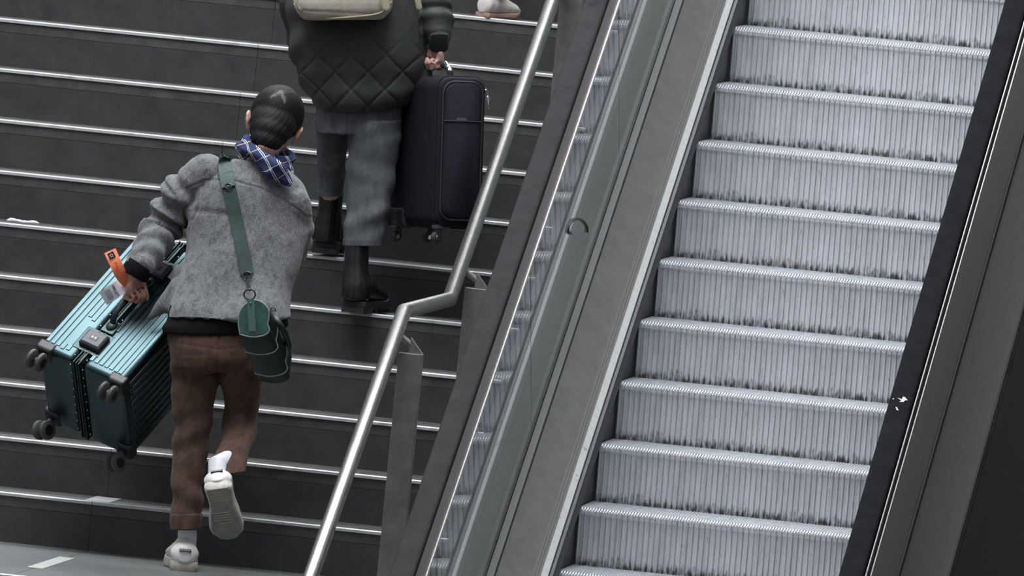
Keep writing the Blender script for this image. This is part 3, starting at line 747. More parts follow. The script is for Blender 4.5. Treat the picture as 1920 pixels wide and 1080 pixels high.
# front corner of the open jacket hanging over the trunk
jm.tube([at(335, 535, -2.13), at(306, 575, -2.15), at(283, 594, -2.15)], [.040, .034, .014], flat=(nrm(RT+UP*.2), .5))
def jdisp(co, no):
    s_, d_ = along(co, sl_pts); m = np.clip((.11-d_)/.03, 0, 1)*np.clip((s_-.03)/.05, 0, 1)
    px = pix(co); ang = no@RT*2+no@UP
    ridge = np.sin(s_*2*math.pi/.075+ang*1.6+2.2*fold(co, 3, 7))
    d = m*(.0105*ridge*np.exp(-((s_-.17)/.12)**2)+.004*ridge)
    s2, d2 = along(co, sr_pts); m2 = np.clip((.10-d2)/.03, 0, 1)*np.clip((s2-.05)/.05, 0, 1)
    d += m2*.006*np.sin(s2*2*math.pi/.065+fold(co, 7, 8))
    tor = (1-m)*(1-m2)
    # long diagonal drags across the back
    x, y = px[:, 0], px[:, 1]; q1 = (x-440)*.55+(y-450)*.83
    low_ = np.clip((y-400)/120, 0, 1)
    d += tor*(.0085*np.sin(q1/19+1.6*fold(co, 11, 5))*low_*np.clip(1-np.abs(x-430)/150, 0, 1)+.0085*fold(co, 12, 7)+.0025*fold(co, 13, 22))
    q2 = (x-455)*.86-(y-400)*.5; d += tor*.006*np.sin(q2/22+1.3*fold(co, 15, 4))*np.clip((x-430)/80, 0, 1)*low_
    d -= tor*.007*np.exp(-((y-399-.12*(x-400))/7)**2)*(x > 345)*(x < 440)*.7
    # yoke seam, centre back seam, sleeve seam as welts
    yk = np.interp(x, [350, 385, 440, 490, 530, 560, 575], [352, 336, 340, 352, 372, 392, 405]); d += tor*(no@FW < 0)*(.0016*np.exp(-((y-yk+2.5)/1.6)**2)-.0035*np.exp(-((y-yk-1)/1.5)**2))
    xc = 466+(y-345)*.02; d -= tor*.0022*np.exp(-((x-xc)/1.6)**2)*(y > 350)*(no@FW < 0)
    xs_ = np.interp(y, [300, 340, 380, 430], [392, 383, 378, 352]); d -= .003*np.exp(-((x-xs_)/2.6)**2)*(y > 318)*(y < 415)*(no@FW < 0)
    xp = np.interp(y, [430, 540], [347, 333]); d -= .0035*np.exp(-((x-xp-6)/1.5)**2)*(y > 428)*(y < 545)*(no@FW < 0)
    d += .0008*fold(co, 21, 40)
    return d
jacket = fuse('jacket', jm, .0052, M_['wool'], man, 3, jdisp)
# collar of dark lining, sweater hem and cuffs
k_ = MB(); k_.sil([(318, 540, 570, -2.14, .118), (312, 541, 600, -2.155, .126), (303, 541, 612, -2.16, .124), (304, 512, 626, -2.165, .120)], n=40, ex=2.4)
fuse('sweater', k_, .006, M_['black_knit'], man, 2, lambda co, no: .003*fold(co, 4, 14))
c_ = MB(); wd = nrm(WR_L-EL_L)
c_.tube([at(264, 497, GR[1]-.04), at(255, 510, GR[1]-.045), at(250, 519, GR[1]-.047)], [.050, .052, .043], n=28, round_ends=False); c_.build('cuff', M_['black_knit'], man, True)
# trousers
tm = MB()
tm.sil([(314, 506, 616, -2.165, .104), (314, 505, 634, -2.17, .112), (317, 502, 660, -2.17, .124), (319, 496, 684, -2.17, .120), (326, 488, 697, -2.17, .100)], n=40, ex=2.5)
tm.sil([(318, 418, 668, -2.165, .10), (319, 412, 705, -2.165, .10), (321, 405, 750, -2.165, .095), (325, 397, 800, -2.165, .088), (323, 389, 850, -2.19, .078), (320, 382, 900, -2.22, .070), (320, 379, 950, -2.245, .064), (320, 377, 972, -2.25, .062)], n=28)
tm.sil([(404, 500, 668, -2.165, .10), (410, 497, 700, -2.16, .10), (417, 489, 740, -2.13, .095), (419, 484, 780, -2.11, .088), (414, 479, 815, -2.17, .084), (408, 471, 840, -2.25, .076), (401, 464, 862, -2.315, .072), (398, 460, 886, -2.36, .068)], n=28)
def tdisp(co, no):
    px = pix(co); x, y = px[:, 0], px[:, 1]; L = x < 408
    d = .0028*fold(co, 31, 12)+.0022*fold(co, 32, 28)
    w1 = np.exp(-((y-815)/45)**2)*L; d += w1*.005*np.sin((y+.5*(x-360))/8.5+1.2*fold(co, 33, 7))
    w2 = np.exp(-((y-930)/45)**2)*L; d += w2*.0045*np.sin((y-.6*(x-350))/9+1.5*fold(co, 34, 7))
    w3 = np.exp(-((y-705)/25)**2); d += w3*.005*np.sin((y-.35*(x-400))/8+fold(co, 35, 6))
    w4 = np.exp(-((y-800)/50)**2)*(~L); d += w4*.004*np.sin((y+.8*(x-440))/11+fold(co, 36, 6))
    # seat seam, yoke and pocket welts
    bk = no@FW < 0
    d -= .005*np.exp(-((x-409-.03*(690-y))/2.2)**2)*(y < 700)*bk
    yk = np.interp(x, [315, 409, 500], [648, 664, 652]); d -= .0015*np.exp(-((y-yk+8)/1.8)**2)*bk*(y < 690)
    for x0, x1, y0, y1 in ((338, 388, 668, 715), (430, 480, 668, 712)):
        ins = np.maximum(np.maximum(x0-x, x-x1), np.maximum(y0-y, y-y1)); d += .0016*np.clip(-ins/1.5, 0, 1)*bk
    return d
trs = fuse('trousers', tm, .0052, M_['brown'], man, 3, tdisp)
cf = MB(); cf.sil([(318, 379, 962, -2.248, .066), (317.5, 379, 975, -2.25, .067), (319, 377, 993, -2.255, .065)], n=32); fuse('trouser_cuff', cf, .0042, M_['brown'], man, 1, lambda co, no: .002*fold(co, 38, 22))
sx = MB(); sx.sil([(333, 369, 985, -2.245, .034), (333, 369, 1005, -2.235, .034), (334, 368, 1024, -2.225, .030)], n=28); so1 = sx.build('sock', M_['sock'], man, True)
sx = MB(); ax_ = nrm(at(412, 905, -2.47)-at(428, 868, -2.40)); pass
# shoes
g0 = on_z(345, 1069, ZL)+np.array([.006, -.055, 0]); fw1 = nrm(np.array([-.22, 1, 0]))
M1, P1 = shoe('shoe', man, g0+np.array([0, 0, .0]), fw1, (0, 0, 1), .285, .060, .034, M_['shoe'], M_['sole'], topz=.082)
g1 = at(408, 915, -2.50); tw = nrm(-UP*.66+RT*.13+FW*.72)
upv = -FW*0+UP*.70+FW*.70
M2, P2 = shoe('shoe', man, g1, tw, UP*.75+FW*.66-RT*.05, .29, .060, .034, M_['shoe'], M_['sole'], topz=.082, out=M_['outsole'])
sx = MB(); sx.tube([P2(0, .065, .05), P2(0, .045, .105), P2(0, .030, .135), at(428, 862, -2.33)], [.038, .037, .036, .033], n=26); sx.build('sock', M_['sock'], man, True)
# heel labels
for Mx in (M1, M2):
    Ml = Mx@frame((0, -.0085, .074), (1, 0, 0), (0, .10, .995), (0, -1, .1)); lb = MB(); lb.box((-.021, -.0048, -.006), (.021, .0048, .001), Ml)
    lo = lb.build('heel_label', M_['label_blk'], man, bevel=.001)
    text_mesh('BOGSPORT', .0078, Ml@frame((0, 0, .0012), (1, 0, 0), (0, 1, 0), (0, 0, 1)), M_['label_wht'], 'label_print', lo, .0002)
# scarf: folded coils round the neck
def plaid():
    m = bpy.data.materials.new('navy_plaid'); m.use_nodes = True; t = m.node_tree; b = t.nodes['Principled BSDF']; b.inputs['Roughness'].default_value = .9
    tc = t.nodes.new('ShaderNodeTexCoord'); nz = t.nodes.new('ShaderNodeTexNoise'); nz.inputs['Scale'].default_value = 9; t.links.new(tc.outputs['Object'], nz.inputs['Vector'])
    ad = t.nodes.new('ShaderNodeVectorMath'); ad.operation = 'MULTIPLY_ADD'; ad.inputs[1].default_value = (.035,)*3; t.links.new(nz.outputs[1], ad.inputs[0]); t.links.new(tc.outputs['Object'], ad.inputs[2])
    def stripe(dv, per, wid, ph, dbl):
        d = t.nodes.new('ShaderNodeVectorMath'); d.operation = 'DOT_PRODUCT'; d.inputs[1].default_value = tuple(map(float, dv)); t.links.new(ad.outputs[0], d.inputs[0])
        outs = []
        for off in ((0, dbl) if dbl else (0,)):
            a = t.nodes.new('ShaderNodeMath'); a.operation = 'ADD'; a.inputs[1].default_value = 10+ph+off; t.links.new(d.outputs['Value'], a.inputs[0])
            p = t.nodes.new('ShaderNodeMath'); p.operation = 'MODULO'; p.inputs[1].default_value = per; t.links.new(a.outputs[0], p.inputs[0])
            l = t.nodes.new('ShaderNodeMath'); l.operation = 'LESS_THAN'; l.inputs[1].default_value = wid; t.links.new(p.outputs[0], l.inputs[0]); outs.append(l.outputs[0])
        if len(outs) == 1: return outs[0]
        x = t.nodes.new('ShaderNodeMath'); x.operation = 'MAXIMUM'; t.links.new(outs[0], x.inputs[0]); t.links.new(outs[1], x.inputs[1]); return x.outputs[0]
    base = (.014, .028, .095, 1); cur = None
    for st, col in ((stripe(RT*.88+UP*.47, .036, .0020, .0, .0055), (.72, .70, .68, 1)), (stripe(UP*.88-RT*.42, .040, .0018, .011, 0), (.66, .52, .36, 1))):
        mx = t.nodes.new('ShaderNodeMix'); mx.data_type = 'RGBA'; t.links.new(st, mx.inputs[0]); mx.inputs[7].default_value = col
        if cur is None: mx.inputs[6].default_value = base
        else: t.links.new(cur, mx.inputs[6])
        cur = mx.outputs[2]
    t.links.new(cur, b.inputs['Base Color']); return m
sm_ = MB()
def loop(lx, ly, rx, ry, Yc, sag, r_, fsag=.03):
    pts = []
    a_, b_ = at(lx, ly, Yc), at(rx, ry, Yc); c = (a_+b_)/2; h = (b_-a_)/2; R0 = np.linalg.norm(h)
    for k in range(20):
        q = 2*math.pi*k/20; pts.append(c+h*math.cos(q)-np.array([FW[0], FW[1], 0])*math.sin(q)*R0*.82-UP*(sag*max(math.sin(q), 0)-fsag*min(math.sin(q), 0)*-1))
    sm_.tube(pts, r_, n=14, closed=True)
loop(462, 268, 545, 300, -1.91, .014, .018); loop(456, 276, 540, 310, -1.92, .024, .019); loop(452, 277, 540, 326, -1.93, .040, .021); loop(462, 290, 541, 338, -1.94, .052, .018)
sm_.tube([at(458, 272, -2.00), at(486, 292, -2.05), at(515, 318, -2.09), at(541, 340, -2.07)], [.020, .028, .034, .018], n=14)
sm_.tube([at(449, 270, -1.97), at(462, 282, -2.02), at(490, 300, -2.06)], [.014, .02, .02], n=14)
scarf = fuse('scarf', sm_, .0046, plaid(), man, 2, lambda co, no: .003*fold(co, 41, 22)+.0035*np.sin(pix(co)@np.array([.45, -.9])/4.2+1.5*fold(co, 42, 10)))

# crossbody bag and strap
bag = empty('shoulder_bag', at(497, 650, -2.35), label='dark green leather barrel bag hanging at the hip of the man in grey', cat='bag')
st_, SP, SN = drape([(416, 297), (424, 330), (435, 375), (447, 430), (457, 480), (463, 515)], [jacket], 25, .003, 'strap', M_['green_web'], bag, n=46)
kk, _, _ = drape([(419, 302), (424, 324), (430, 352)], [jacket], 26, .004, 'strap_pad', mat('strap_panel', (.035, .075, .065), .6, 0, .2, 60), st_, lift=.0085, n=16)
def torus(mb, c, n_, R0, r_, upv_, squash=1., half=False):
    n_ = nrm(n_); a_ = nrm(np.asarray(upv_)-n_*(np.asarray(upv_)@n_)); b_ = np.cross(n_, a_)
    mb.tube([c+R0*(a_*math.cos(q)*squash+b_*math.sin(q)) for q in np.linspace(0, 2*math.pi, 24, endpoint=False)], r_, n=8, closed=True)
def near(px, py): 
    i = np.argmin(np.linalg.norm(pix(SP[:, 2])-np.array([px, py]), axis=1)); return SP[i, 2], SN[i]
p_, n_ = near(430, 326); e_ = nrm(np.cross(n_, SP[12, 2]-SP[8, 2])); hw = MB(); hw.tube([p_+n_*.010-e_*.026, p_+n_*.010+e_*.026], .0032, n=8); hw.build('slide_bar', M_['gunmetal'], bag, True)
p_, n_ = near(432, 351); hw = MB(); torus(hw, p_+n_*.014, n_, .012, .0025, UP, .8); hw.build('strap_ring', M_['gunmetal'], bag, True)
p_, n_ = near(464, 518); hw = MB(); torus(hw, p_+n_*.010-UP*.004, n_, .016, .0026, UP, .7); hw.build('strap_ring', M_['gunmetal'], bag, True)
bt = at(468, 552, -2.34); hw = MB(); torus(hw, bt, -FW, .020, .0030, UP, .9); hw.build('strap_ring', M_['gunmetal'], bag, True)
hw = MB(); hw.tube([p_+n_*.01-UP*.014, (p_+n_*.01)*.5+bt*.5, bt+UP*.016], .0055, n=8); hw.build('snap_hook', M_['gunmetal'], bag, True)
# barrel: end cap towards the camera, axis running away, down and right
Xb = nrm(RT*.98+UP*.08); Zb = nrm(UP*.93+FW*-.35+RT*-.05); 
ec = at(478, 598, -2.40); axb = nrm(RT*.40-UP*.92+FW*.50)
CAPS = [(-.030, 32), (-.021, 31.5), (-.013, 0)]
capo = np.array([(450, 627), (447, 607), (450, 585), (461, 570), (476, 563), (491, 567), (503, 580), (504, 596), (502, 608), (505, 619), (497, 628), (474, 632)], float)
def cap_ring(off, s_, Y):
    c = capo.mean(0); return [at(*(c+(q-c)*s_), Y)+off for q in capo]
def dense(R_): 
    P = spl(np.vstack([R_, R_[:1]]), 3)[:-1]; return list(P)
bb = MB(); LB = .20
secs = [(0., 1.0), (.02, 1.05), (.08, 1.10), (.2, 1.12)]
R_ = [dense(np.array(cap_ring(axb*LB*f, s_, -2.40))) for f, s_ in ((0, .97), (.03, 1.03), (.25, 1.08), (.5, 1.10), (.75, 1.10), (.95, 1.06), (1.0, .98))]
bb.rings(R_); bgb = bb.build('bag_body', M_['dark_lthr'], bag, True)
ce = MB(); ce.rings([dense(np.array(cap_ring(-axb*.004, s_, -2.40))) for s_ in (.95,)]+[dense(np.array(cap_ring(axb*.006, .97, -2.40)))]); 
cap_o = ce.build('end_panel', M_['green_lthr'], bag, False, label='lighter green leather end panel')
pp = MB()
pp.tube(dense(np.array(cap_ring(np.zeros(3), 1.0, -2.40))), .0028, n=8, closed=True)
for f in (.34, .80): pp.tube(dense(np.array(cap_ring(axb*LB*f, 1.105, -2.40))), .0022, n=8, closed=True)
pp.build('piping', M_['pipe'], bag, True)
tb = MB(); a_, b_ = at(470, 562, -2.42), at(473, 621, -2.42); tb.tube([a_, a_*.7+b_*.3, a_*.3+b_*.7, b_], [.013]*4, n=10, flat=(RT, .2), round_ends=False); tb.ell(a_-FW*.005-UP*.012, (RT*.004, UP*.004, FW*.003), n=10, m=6)
tb.build('end_tab', mat('tab_leather', (.085, .17, .15), .4, 0, .1, 30), bag, True)
hd = MB(); hs = [at(512, 585, -2.33), at(521, 602, -2.37), at(534, 625, -2.36), at(541, 648, -2.32)]
hd.tube(spl(hs, 4), .011, n=10, flat=(RT, .5)); hd.build('bag_handle', M_['dark_lthr'], bag, True)
for p_ in (hs[0]+UP*.006, hs[-1]-UP*.006): rg = MB(); torus(rg, p_, -FW, .009, .0022, UP); rg.build('handle_ring', M_['gunmetal'], bag, True)
rg = MB(); rg.tube([at(540, 642, -2.34), at(545, 668, -2.33), at(543, 695, -2.32)], .004, n=6); rg.build('zip_cord', M_['gunmetal'], bag, True)

# ---------------------------------------------------------------- trunk
trk = empty('suitcase', TA+u_*TT/2+v_*TW/2+w_*TL/2, label='large teal ribbed metal trunk suitcase carried by the man in grey', cat='suitcase')
M_['teal'] = mat('teal_anodised_metal', (.056, .088, .096), .34, 1., .06, 8, .08, 300)
M_['teal_frame'] = mat('dark_teal_frame', (.032, .05, .048), .3, 1.)
M_['blk_pl'] = mat('black_plastic', (.010, .011, .012), .42)
M_['slate_pl'] = mat('slate_lock_plastic', (.055, .058, .075), .45)
M_['tyre'] = mat('grey_wheel_tyre', (.075, .072, .072), .6)
M_['chrome'] = mat('chrome', (.7, .7, .72), .15, 1)
MT = frame(TA, u_, v_, w_)   # local: x thickness, y away from carrying side, z length
if np.linalg.det(MT[:3, :3]) < 0: pass
def rbox(mb, a, b, r_, mi=0):
    """box with rounded long edges and softened ends"""
    (x0, y0, z0), (x1, y1, z1) = a, b; R_ = []
    def ring(ins, z):
        o = []; rr = max(r_-ins, .002)
        for cx, cy, q0 in ((x1-r_, y1-r_, 0), (x0+r_, y1-r_, 1), (x0+r_, y0+r_, 2), (x1-r_, y0+r_, 3)):
            for k in range(6):
                t_ = (q0+k/5)*math.pi/2; o.append((cx+rr*math.cos(t_), cy+rr*math.sin(t_), z))
        return o
    for k in range(5): q = k/4*math.pi/2; R_.append(ring(r_*(1-math.sin(q)), z0+r_*(1-math.cos(q))))
    for k in range(5): q = (1-k/4)*math.pi/2; R_.append(ring(r_*(1-math.sin(q)), z1-r_*(1-math.cos(q))))
    mb.rings(R_, True, MT, mi)
mid = TT*.46; gp = .020
for nm, x0, x1 in (('shell', 0, mid-gp), ('shell', mid+gp, TT)):
    o = MB(); rbox(o, (x0, 0, 0), (x1, TW, TL), .022); so = o.build(nm, M_['teal'], trk, True)
fr = MB(); rbox(fr, (mid-gp-.001, .003, .003), (mid+gp+.001, TW-.003, TL-.003), .019); fro = fr.build('frame', M_['teal_frame'], trk, True)
fr = MB()
for dx in (-.013, .009):
    rbox(fr, (mid+dx-.003, -.0025, -.0025), (mid+dx+.004, TW+.0025, TL+.0025), .003)
fr.build('frame_rail', M_['teal_frame'], trk, True)
sm = MB(); rbox(sm, (mid-.0045, -.001, -.001), (mid+.0005, TW+.001, TL+.001), .002); sm.build('frame_seal', M_['blk_pl'], trk, True)
# ribs: raised bars on carrying side (y=0), front face (x=TT), back face (x=0)
rb = MB()
def bar(mb, p0, p1, wv, nv, w2=.0075, h=.0032):
    """flat-topped bevelled rib from p0 to p1, width dir wv, normal nv (local)"""
    p0, p1, wv, nv = map(lambda q: np.array(q, float), (p0, p1, wv, nv)); d = nrm(p1-p0)
    pts = []
    for s_, hh in ((1.0, -.001), (.80, h), ):
        for a_, b_ in ((-1, -1), (1, -1), (1, 1), (-1, 1)):
            base = p0 if b_ < 0 else p1
            pts.append(base+wv*w2*a_*s_+d*b_*w2*(s_-1)*1.0+nv*hh)
    mb.add(pts, [(0, 1, 5, 4), (1, 2, 6, 5), (2, 3, 7, 6), (3, 0, 4, 7), (4, 5, 6, 7)], MT)
lk0, lk1 = .070, .185
xs1 = [.020, .041, .062, .083, .104]; xs2 = [.205, .226, .247, .268, .289, .310, .328]
for i, x in enumerate(xs1+xs2):
    in_ = (x > .075 and x < .245)
    segs = [(.035, TL-.035)]
    if .075 < x < .110: segs = [(.035, .062), (.195, TL-.215), (TL-.19, TL-.035)] if x > .09 else [(.03, .06), (.205, TL-.035)]
    if .195 < x < .215: segs = [(.035, .062), (.195, TL-.215), (TL-.19, TL-.035)]
    for z0_, z1_ in segs: bar(rb, (x, 0, z0_), (x, 0, z1_), (1, 0, 0), (0, -1, 0), .0078)
rb.build('shell_ribs', M_['teal'], trk)
rb = MB()
for i in range(10):
    y = .045+i*(TW-.09)/9
    bar(rb, (TT, y, .04), (TT, y, TL-.04), (0, 1, 0), (1, 0, 0), .0115); bar(rb, (0, y, .04), (0, y, TL-.04), (0, 1, 0), (-1, 0, 0), .0115)
rb.build('shell_ribs', M_['teal'], trk)
rvp = None
for p_, a_ in [((x, y, -.001), 0) for y in np.arange(.02, TW, .042) for x in (mid-gp-.006, mid+gp+.006)]+[((x, -.001, z), 1) for z in (.03, .062, .19, .25, .40, .47, .6) for x in (mid-gp-.006, mid+gp+.006)]:
    rv = MB(); rv.ell(p_, ((.0028, 0, 0), (0, .0028, 0), (0, 0, .0018)) if a_ == 0 else ((.0030, 0, 0), (0, .0020, 0), (0, 0, .0030)), MT, n=8, m=6); rv.build('rivet', M_['chrome'], trk, True)
for z0_ in (lk0, TL-.20):
    rc = MB(); rc.box((mid-.062, -.0015, z0_-.012), (mid+.062, .01, z0_+.100), MT); ro = rc.build('lock_recess', M_['teal_frame'], trk, bevel=.004)
    lk = MB(); x0, x1, a0, a1 = mid-.042, mid+.042, z0_+.008, z0_+.080
    lk.rings([[(x0, y, a0), (x1, y, a0), (x1, y, a1), (x0, y, a1)] if s_ == 0 else [(x0+.007, y, a0+.007), (x1-.007, y, a0+.007), (x1-.007, y, a1-.007), (x0+.007, y, a1-.007)] for y, s_ in ((-.001, 0), (-.018, 0), (-.025, 1))], True, MT)
    lo = lk.build('lock', M_['slate_pl'], ro, bevel=.002)
    ld = MB(); ld.box((mid-.014, -.0262, z0_+.034), (mid+.016, -.024, z0_+.054), MT); l2 = ld.build('lock_dials', M_['blk_pl'], lo)
    ld = MB(); ld.box((mid-.009, -.0275, z0_+.040), (mid-.003, -.026, z0_+.049), MT); ld.box((mid+.004, -.0275, z0_+.040), (mid+.009, -.026, z0_+.049), MT); ld.build('dial_digit', M_['label_wht'], lo)
# handle
hm = MB(); L2 = lambda x, y, z: MT[:3, :3]@np.array([x, y, z])+MT[:3, 3]
zc = TL*.49; xh = TT*.49
hp = spl([L2(xh, -.004, zc-.115), L2(xh, -.030, zc-.105), L2(xh, -.050, zc-.075), L2(xh, -.054, zc), L2(xh, -.050, zc+.075), L2(xh, -.030, zc+.105), L2(xh, -.004, zc+.115)], 4)
hm.tube(hp, .0115, n=12, flat=(u_, .75))
for q in (-1, 1): hm.ell(L2(xh, -.006, zc+q*.118), (u_*.020, v_*.012, w_*.026))
hm.build('carry_handle', mat('dark_green_handle', (.012, .024, .022), .4), trk, True)
for q in (-1, 1):
    mt_ = MB(); mt_.box((xh-.026, -.006, zc+q*.125-.03), (xh+.026, .004, zc+q*.125+.03), MT); mt_.build('handle_mount', M_['teal_frame'], trk, bevel=.002)
# corner housings + double wheels
for cx, cy, sx_, sy_ in ((.028, .030, -1, -1), (TT-.028, .030, 1, -1), (.028, TW-.030, -1, 1), (TT-.028, TW-.030, 1, 1)):
    h_ = MB(); h_.rings([[(cx+a_*q, cy+b_*q, z) for a_, b_ in ((-.034, -.034), (.034, -.034), (.034, .034), (-.034, .034))] for z, q in ((.035, 1.0), (.0, .98), (-.010, .72))], True, MT)
    ho = h_.build('wheel_housing', M_['blk_pl'], trk, bevel=.006)
    aw = nrm(u_) if sy_ < 0 else nrm(RT*.7-FW*.7); ax = nrm(np.array([aw@u_, aw@v_, 0]))
    wc = np.array([cx, cy-.014, -.048]) if sy_ < 0 else np.array([cx, cy+.010, -.056]); wh = MB()
    wh.tube([MT[:3, :3]@np.array(p)+MT[:3, 3] for p in ((cx, cy, -.006), (cx, cy, -.026), tuple(wc))], [.011, .010, .012], n=12)
    wh.build('wheel_fork', M_['slate_pl'], ho, True)
    for sgn in (-1, 1):
        wm = MB(); c0 = wc+ax*sgn*.011; c1 = wc+ax*sgn*.028
        pa, pb = (MT[:3, :3]@q+MT[:3, 3] for q in (c0, c1)); dd = nrm(pb-pa)*.004
        wm.tube([pa, pa+dd, pb-dd, pb], [.030, .0345, .0345, .030], n=30, round_ends=False)
        wo_ = wm.build('wheel', M_['tyre'], ho, True)
        wm = MB(); wm.tube([pb-dd, pb+dd*.15], [.020, .019], n=20, round_ends=False); wm.build('wheel_hub', M_['blk_pl'], wo_, True)
# telescopic pull handle grip on the back edge of the top, faint marks
tg = MB(); tg.box((TT*.5+.045, -.004, TL-.175), (TT*.5+.075, .002, TL-.16), MT); tg.build('side_foot', M_['blk_pl'], trk)
for x in (.20, .30):
    pass
pd = MB(); pd.box((TT-.001, .06, .05), (TT+.006, .10, .06), MT); pd.build('side_foot', M_['tyre'], trk)
# white sticker half hidden behind the jacket
sk = MB(); pl = [(.215, TL-.165), (.30, TL-.19), (.315, TL-.10), (.255, TL-.07), (.21, TL-.10)]
sk.add([L2(x, -.0045, z) for x, z in pl]+[L2(x, -.0035, z) for x, z in pl], [tuple(range(5)), tuple(range(5, 10))[::-1]]+[(i, (i+1) % 5, (i+1) % 5+5, i+5) for i in range(5)])
sk.build('sticker', overlay(mat('white_sticker', (.62, .62, .62), .5, 0, .1, 20), (.25, .25, .25), 18, .5, .6), trk)

# luggage tags: fluttering strips held at the handle
def strip(name, pts, wpx, mt, parent, label=None, cat=None):
    S = spl(pts, 6); R_ = []
    for i in range(len(S)):
        d = S[min(i+1, len(S)-1)]-S[max(i-1, 0)]; d2 = d[:2]/np.hypot(*d[:2]); pn = np.array([-d2[1], d2[0]])
        a_ = at(S[i][0]-pn[0]*wpx/2, S[i][1]-pn[1]*wpx/2, S[i][2]); b_ = at(S[i][0]+pn[0]*wpx/2, S[i][1]+pn[1]*wpx/2, S[i][2])
        R_.append([a_-FW*.0006, b_-FW*.0006, b_+FW*.0006, a_+FW*.0006])
    o = MB(); o.rings(R_); ob = o.build(name, mt, parent, True, label=label); return ob
YG = float(GR[1])
og = strip('luggage_tag', [(206, 470, YG-.07), (216, 492, YG-.085), (226, 513, YG-.08), (238, 528, YG-.05), (246, 536, YG-.02)], 23, mat('orange_paper', (.95, .27, .13), .6, 0, .05, 40), None)
tag(og, 'orange paper luggage tag sticking up from the trunk handle', 'luggage tag')
def tagframe(px, py, Y, ang):
    a_ = math.radians(ang); X_ = RT*math.cos(a_)-UP*math.sin(a_); Y_ = RT*math.sin(a_)+UP*math.cos(a_); return frame(at(px, py, Y), X_, Y_, -FW)
Mo = tagframe(209, 479, YG-.086, -27); bx = MB(); bx.box((-.0115, -.0115, 0), (.0115, .0115, .0006), Mo); bo = bx.build('black_square', M_['label_blk'], og)
st2 = MB()
for k in range(5):
    a_ = math.radians(90+72*k); c_, s_ = math.cos(a_), math.sin(a_)
    st2.add([(c_*.0025-s_*.001, s_*.0025+c_*.001, .0012), (c_*.0025+s_*.001, s_*.0025-c_*.001, .0012), (c_*.0075+s_*.0016, s_*.0075-c_*.0016, .0012), (c_*.0075-s_*.0016, s_*.0075+c_*.0016, .0012)], [(0, 1, 2, 3)], Mo)
st2.build('star_mark', M_['label_wht'], og, fix=False)
text_mesh('Priority', .0165, tagframe(221.5, 504, YG-.094, 62), mat('red_print', (.55, .07, .03), .6), 'tag_print', og, .0005, bold=True)
wg = strip('luggage_tag', [(193, 560, YG-.045), (207, 551, YG-.06), (222, 541, YG-.06), (238, 531, YG-.03)], 29, mat('white_card', (.78, .77, .86), .6), None)
# slanted outer end like the card in the picture
tag(wg, 'white barcode luggage tag hanging from the trunk handle', 'luggage tag')
bm2 = MB(); Mw = tagframe(206, 552, YG-.068, 61)
for k in range(17):
    x = -.0175+k*.0021; wk = (.0012, .0007, .0014, .0008)[k % 4]
    bm2.box((x, -.0135, 0), (x+wk, .0085 if k not in (8,) else .0085, .0005), Mw)
bm2.build('barcode', mat('grey_print', (.10, .10, .14), .6), wg)
text_mesh('EMEGPT', .0125, tagframe(216.5, 545, YG-.070, 60), M_['label_blk'], 'tag_print', wg, .0004, bold=True)
print('trunk corners', [tuple(np.round(L2(x, y, z), 2)) for x in (0, TT) for y in (0, TW) for z in (0, TL)])
# ---------------------------------------------------------------- second traveller
lady = empty('person', (at(665, 583, -.60)[0], -.45, Z0-RISE*5), label='person in a dark quilted jacket, grey jeans and black boots climbing the stairs', cat='person')
M_['quilt'] = mat('dark_green_nylon', (.044, .049, .046), .6, 0, .15, 14, .35, 70, .3)
M_['denim'] = overlay(mat('washed_black_denim', (.085, .090, .098), .9, 0, .3, 420, .5, 500, .1), (.17, .178, .19), 10, .48, .66, (1, 1, .4), .8)
M_['blk_lthr'] = mat('black_polished_leather', (.008, .008, .009), .22, 0, .2, 20, .12, 60, .6)
M_['blk_rub'] = mat('black_rubber_sole', (.014, .015, .016), .6)
M_['knit_cuff'] = mat('ribbed_cuff', (.022, .025, .024), .9, 0, .2, 200, .8, 260, bstretch=(1, 1, .1))
Yp = -.42
bm_ = MB()
HW = at(690, -290, -.28); zx, zy = RT, np.array([FW[0], FW[1], 0])
head_mesh(bm_, HW, zx, nrm(zy-UP*.15), nrm(UP+zy*.15), 1.0)
bm_.tube([HW-UP*.08, at(688, -200, -.34), at(688, -150, -.36)], [.052, .052, .07])
bm_.sil([(590, 790, -150, -.36, .06), (570, 800, -90, -.37, .09), (590, 780, 20, -.40, .09), (600, 760, 120, -.43, .10), (620, 735, 190, -.43, .09)])
for pts in ([at(580, -130, -.36), at(560, 20, -.36), at(610, 60, -.12)], [at(795, -130, -.38), at(818, 0, -.40), at(822, 95, -.45)]):
    bm_.tube(pts, [.045, .036, .026])
bm_.tube([at(630, 200, -.42), at(624, 290, -.23), at(618, 400, -.15)], [.05, .045, .034])
bm_.tube([at(700, 200, -.43), at(698, 330, -.46), at(668, 470, -.52), at(666, 540, -.54)], [.07, .05, .036, .034])
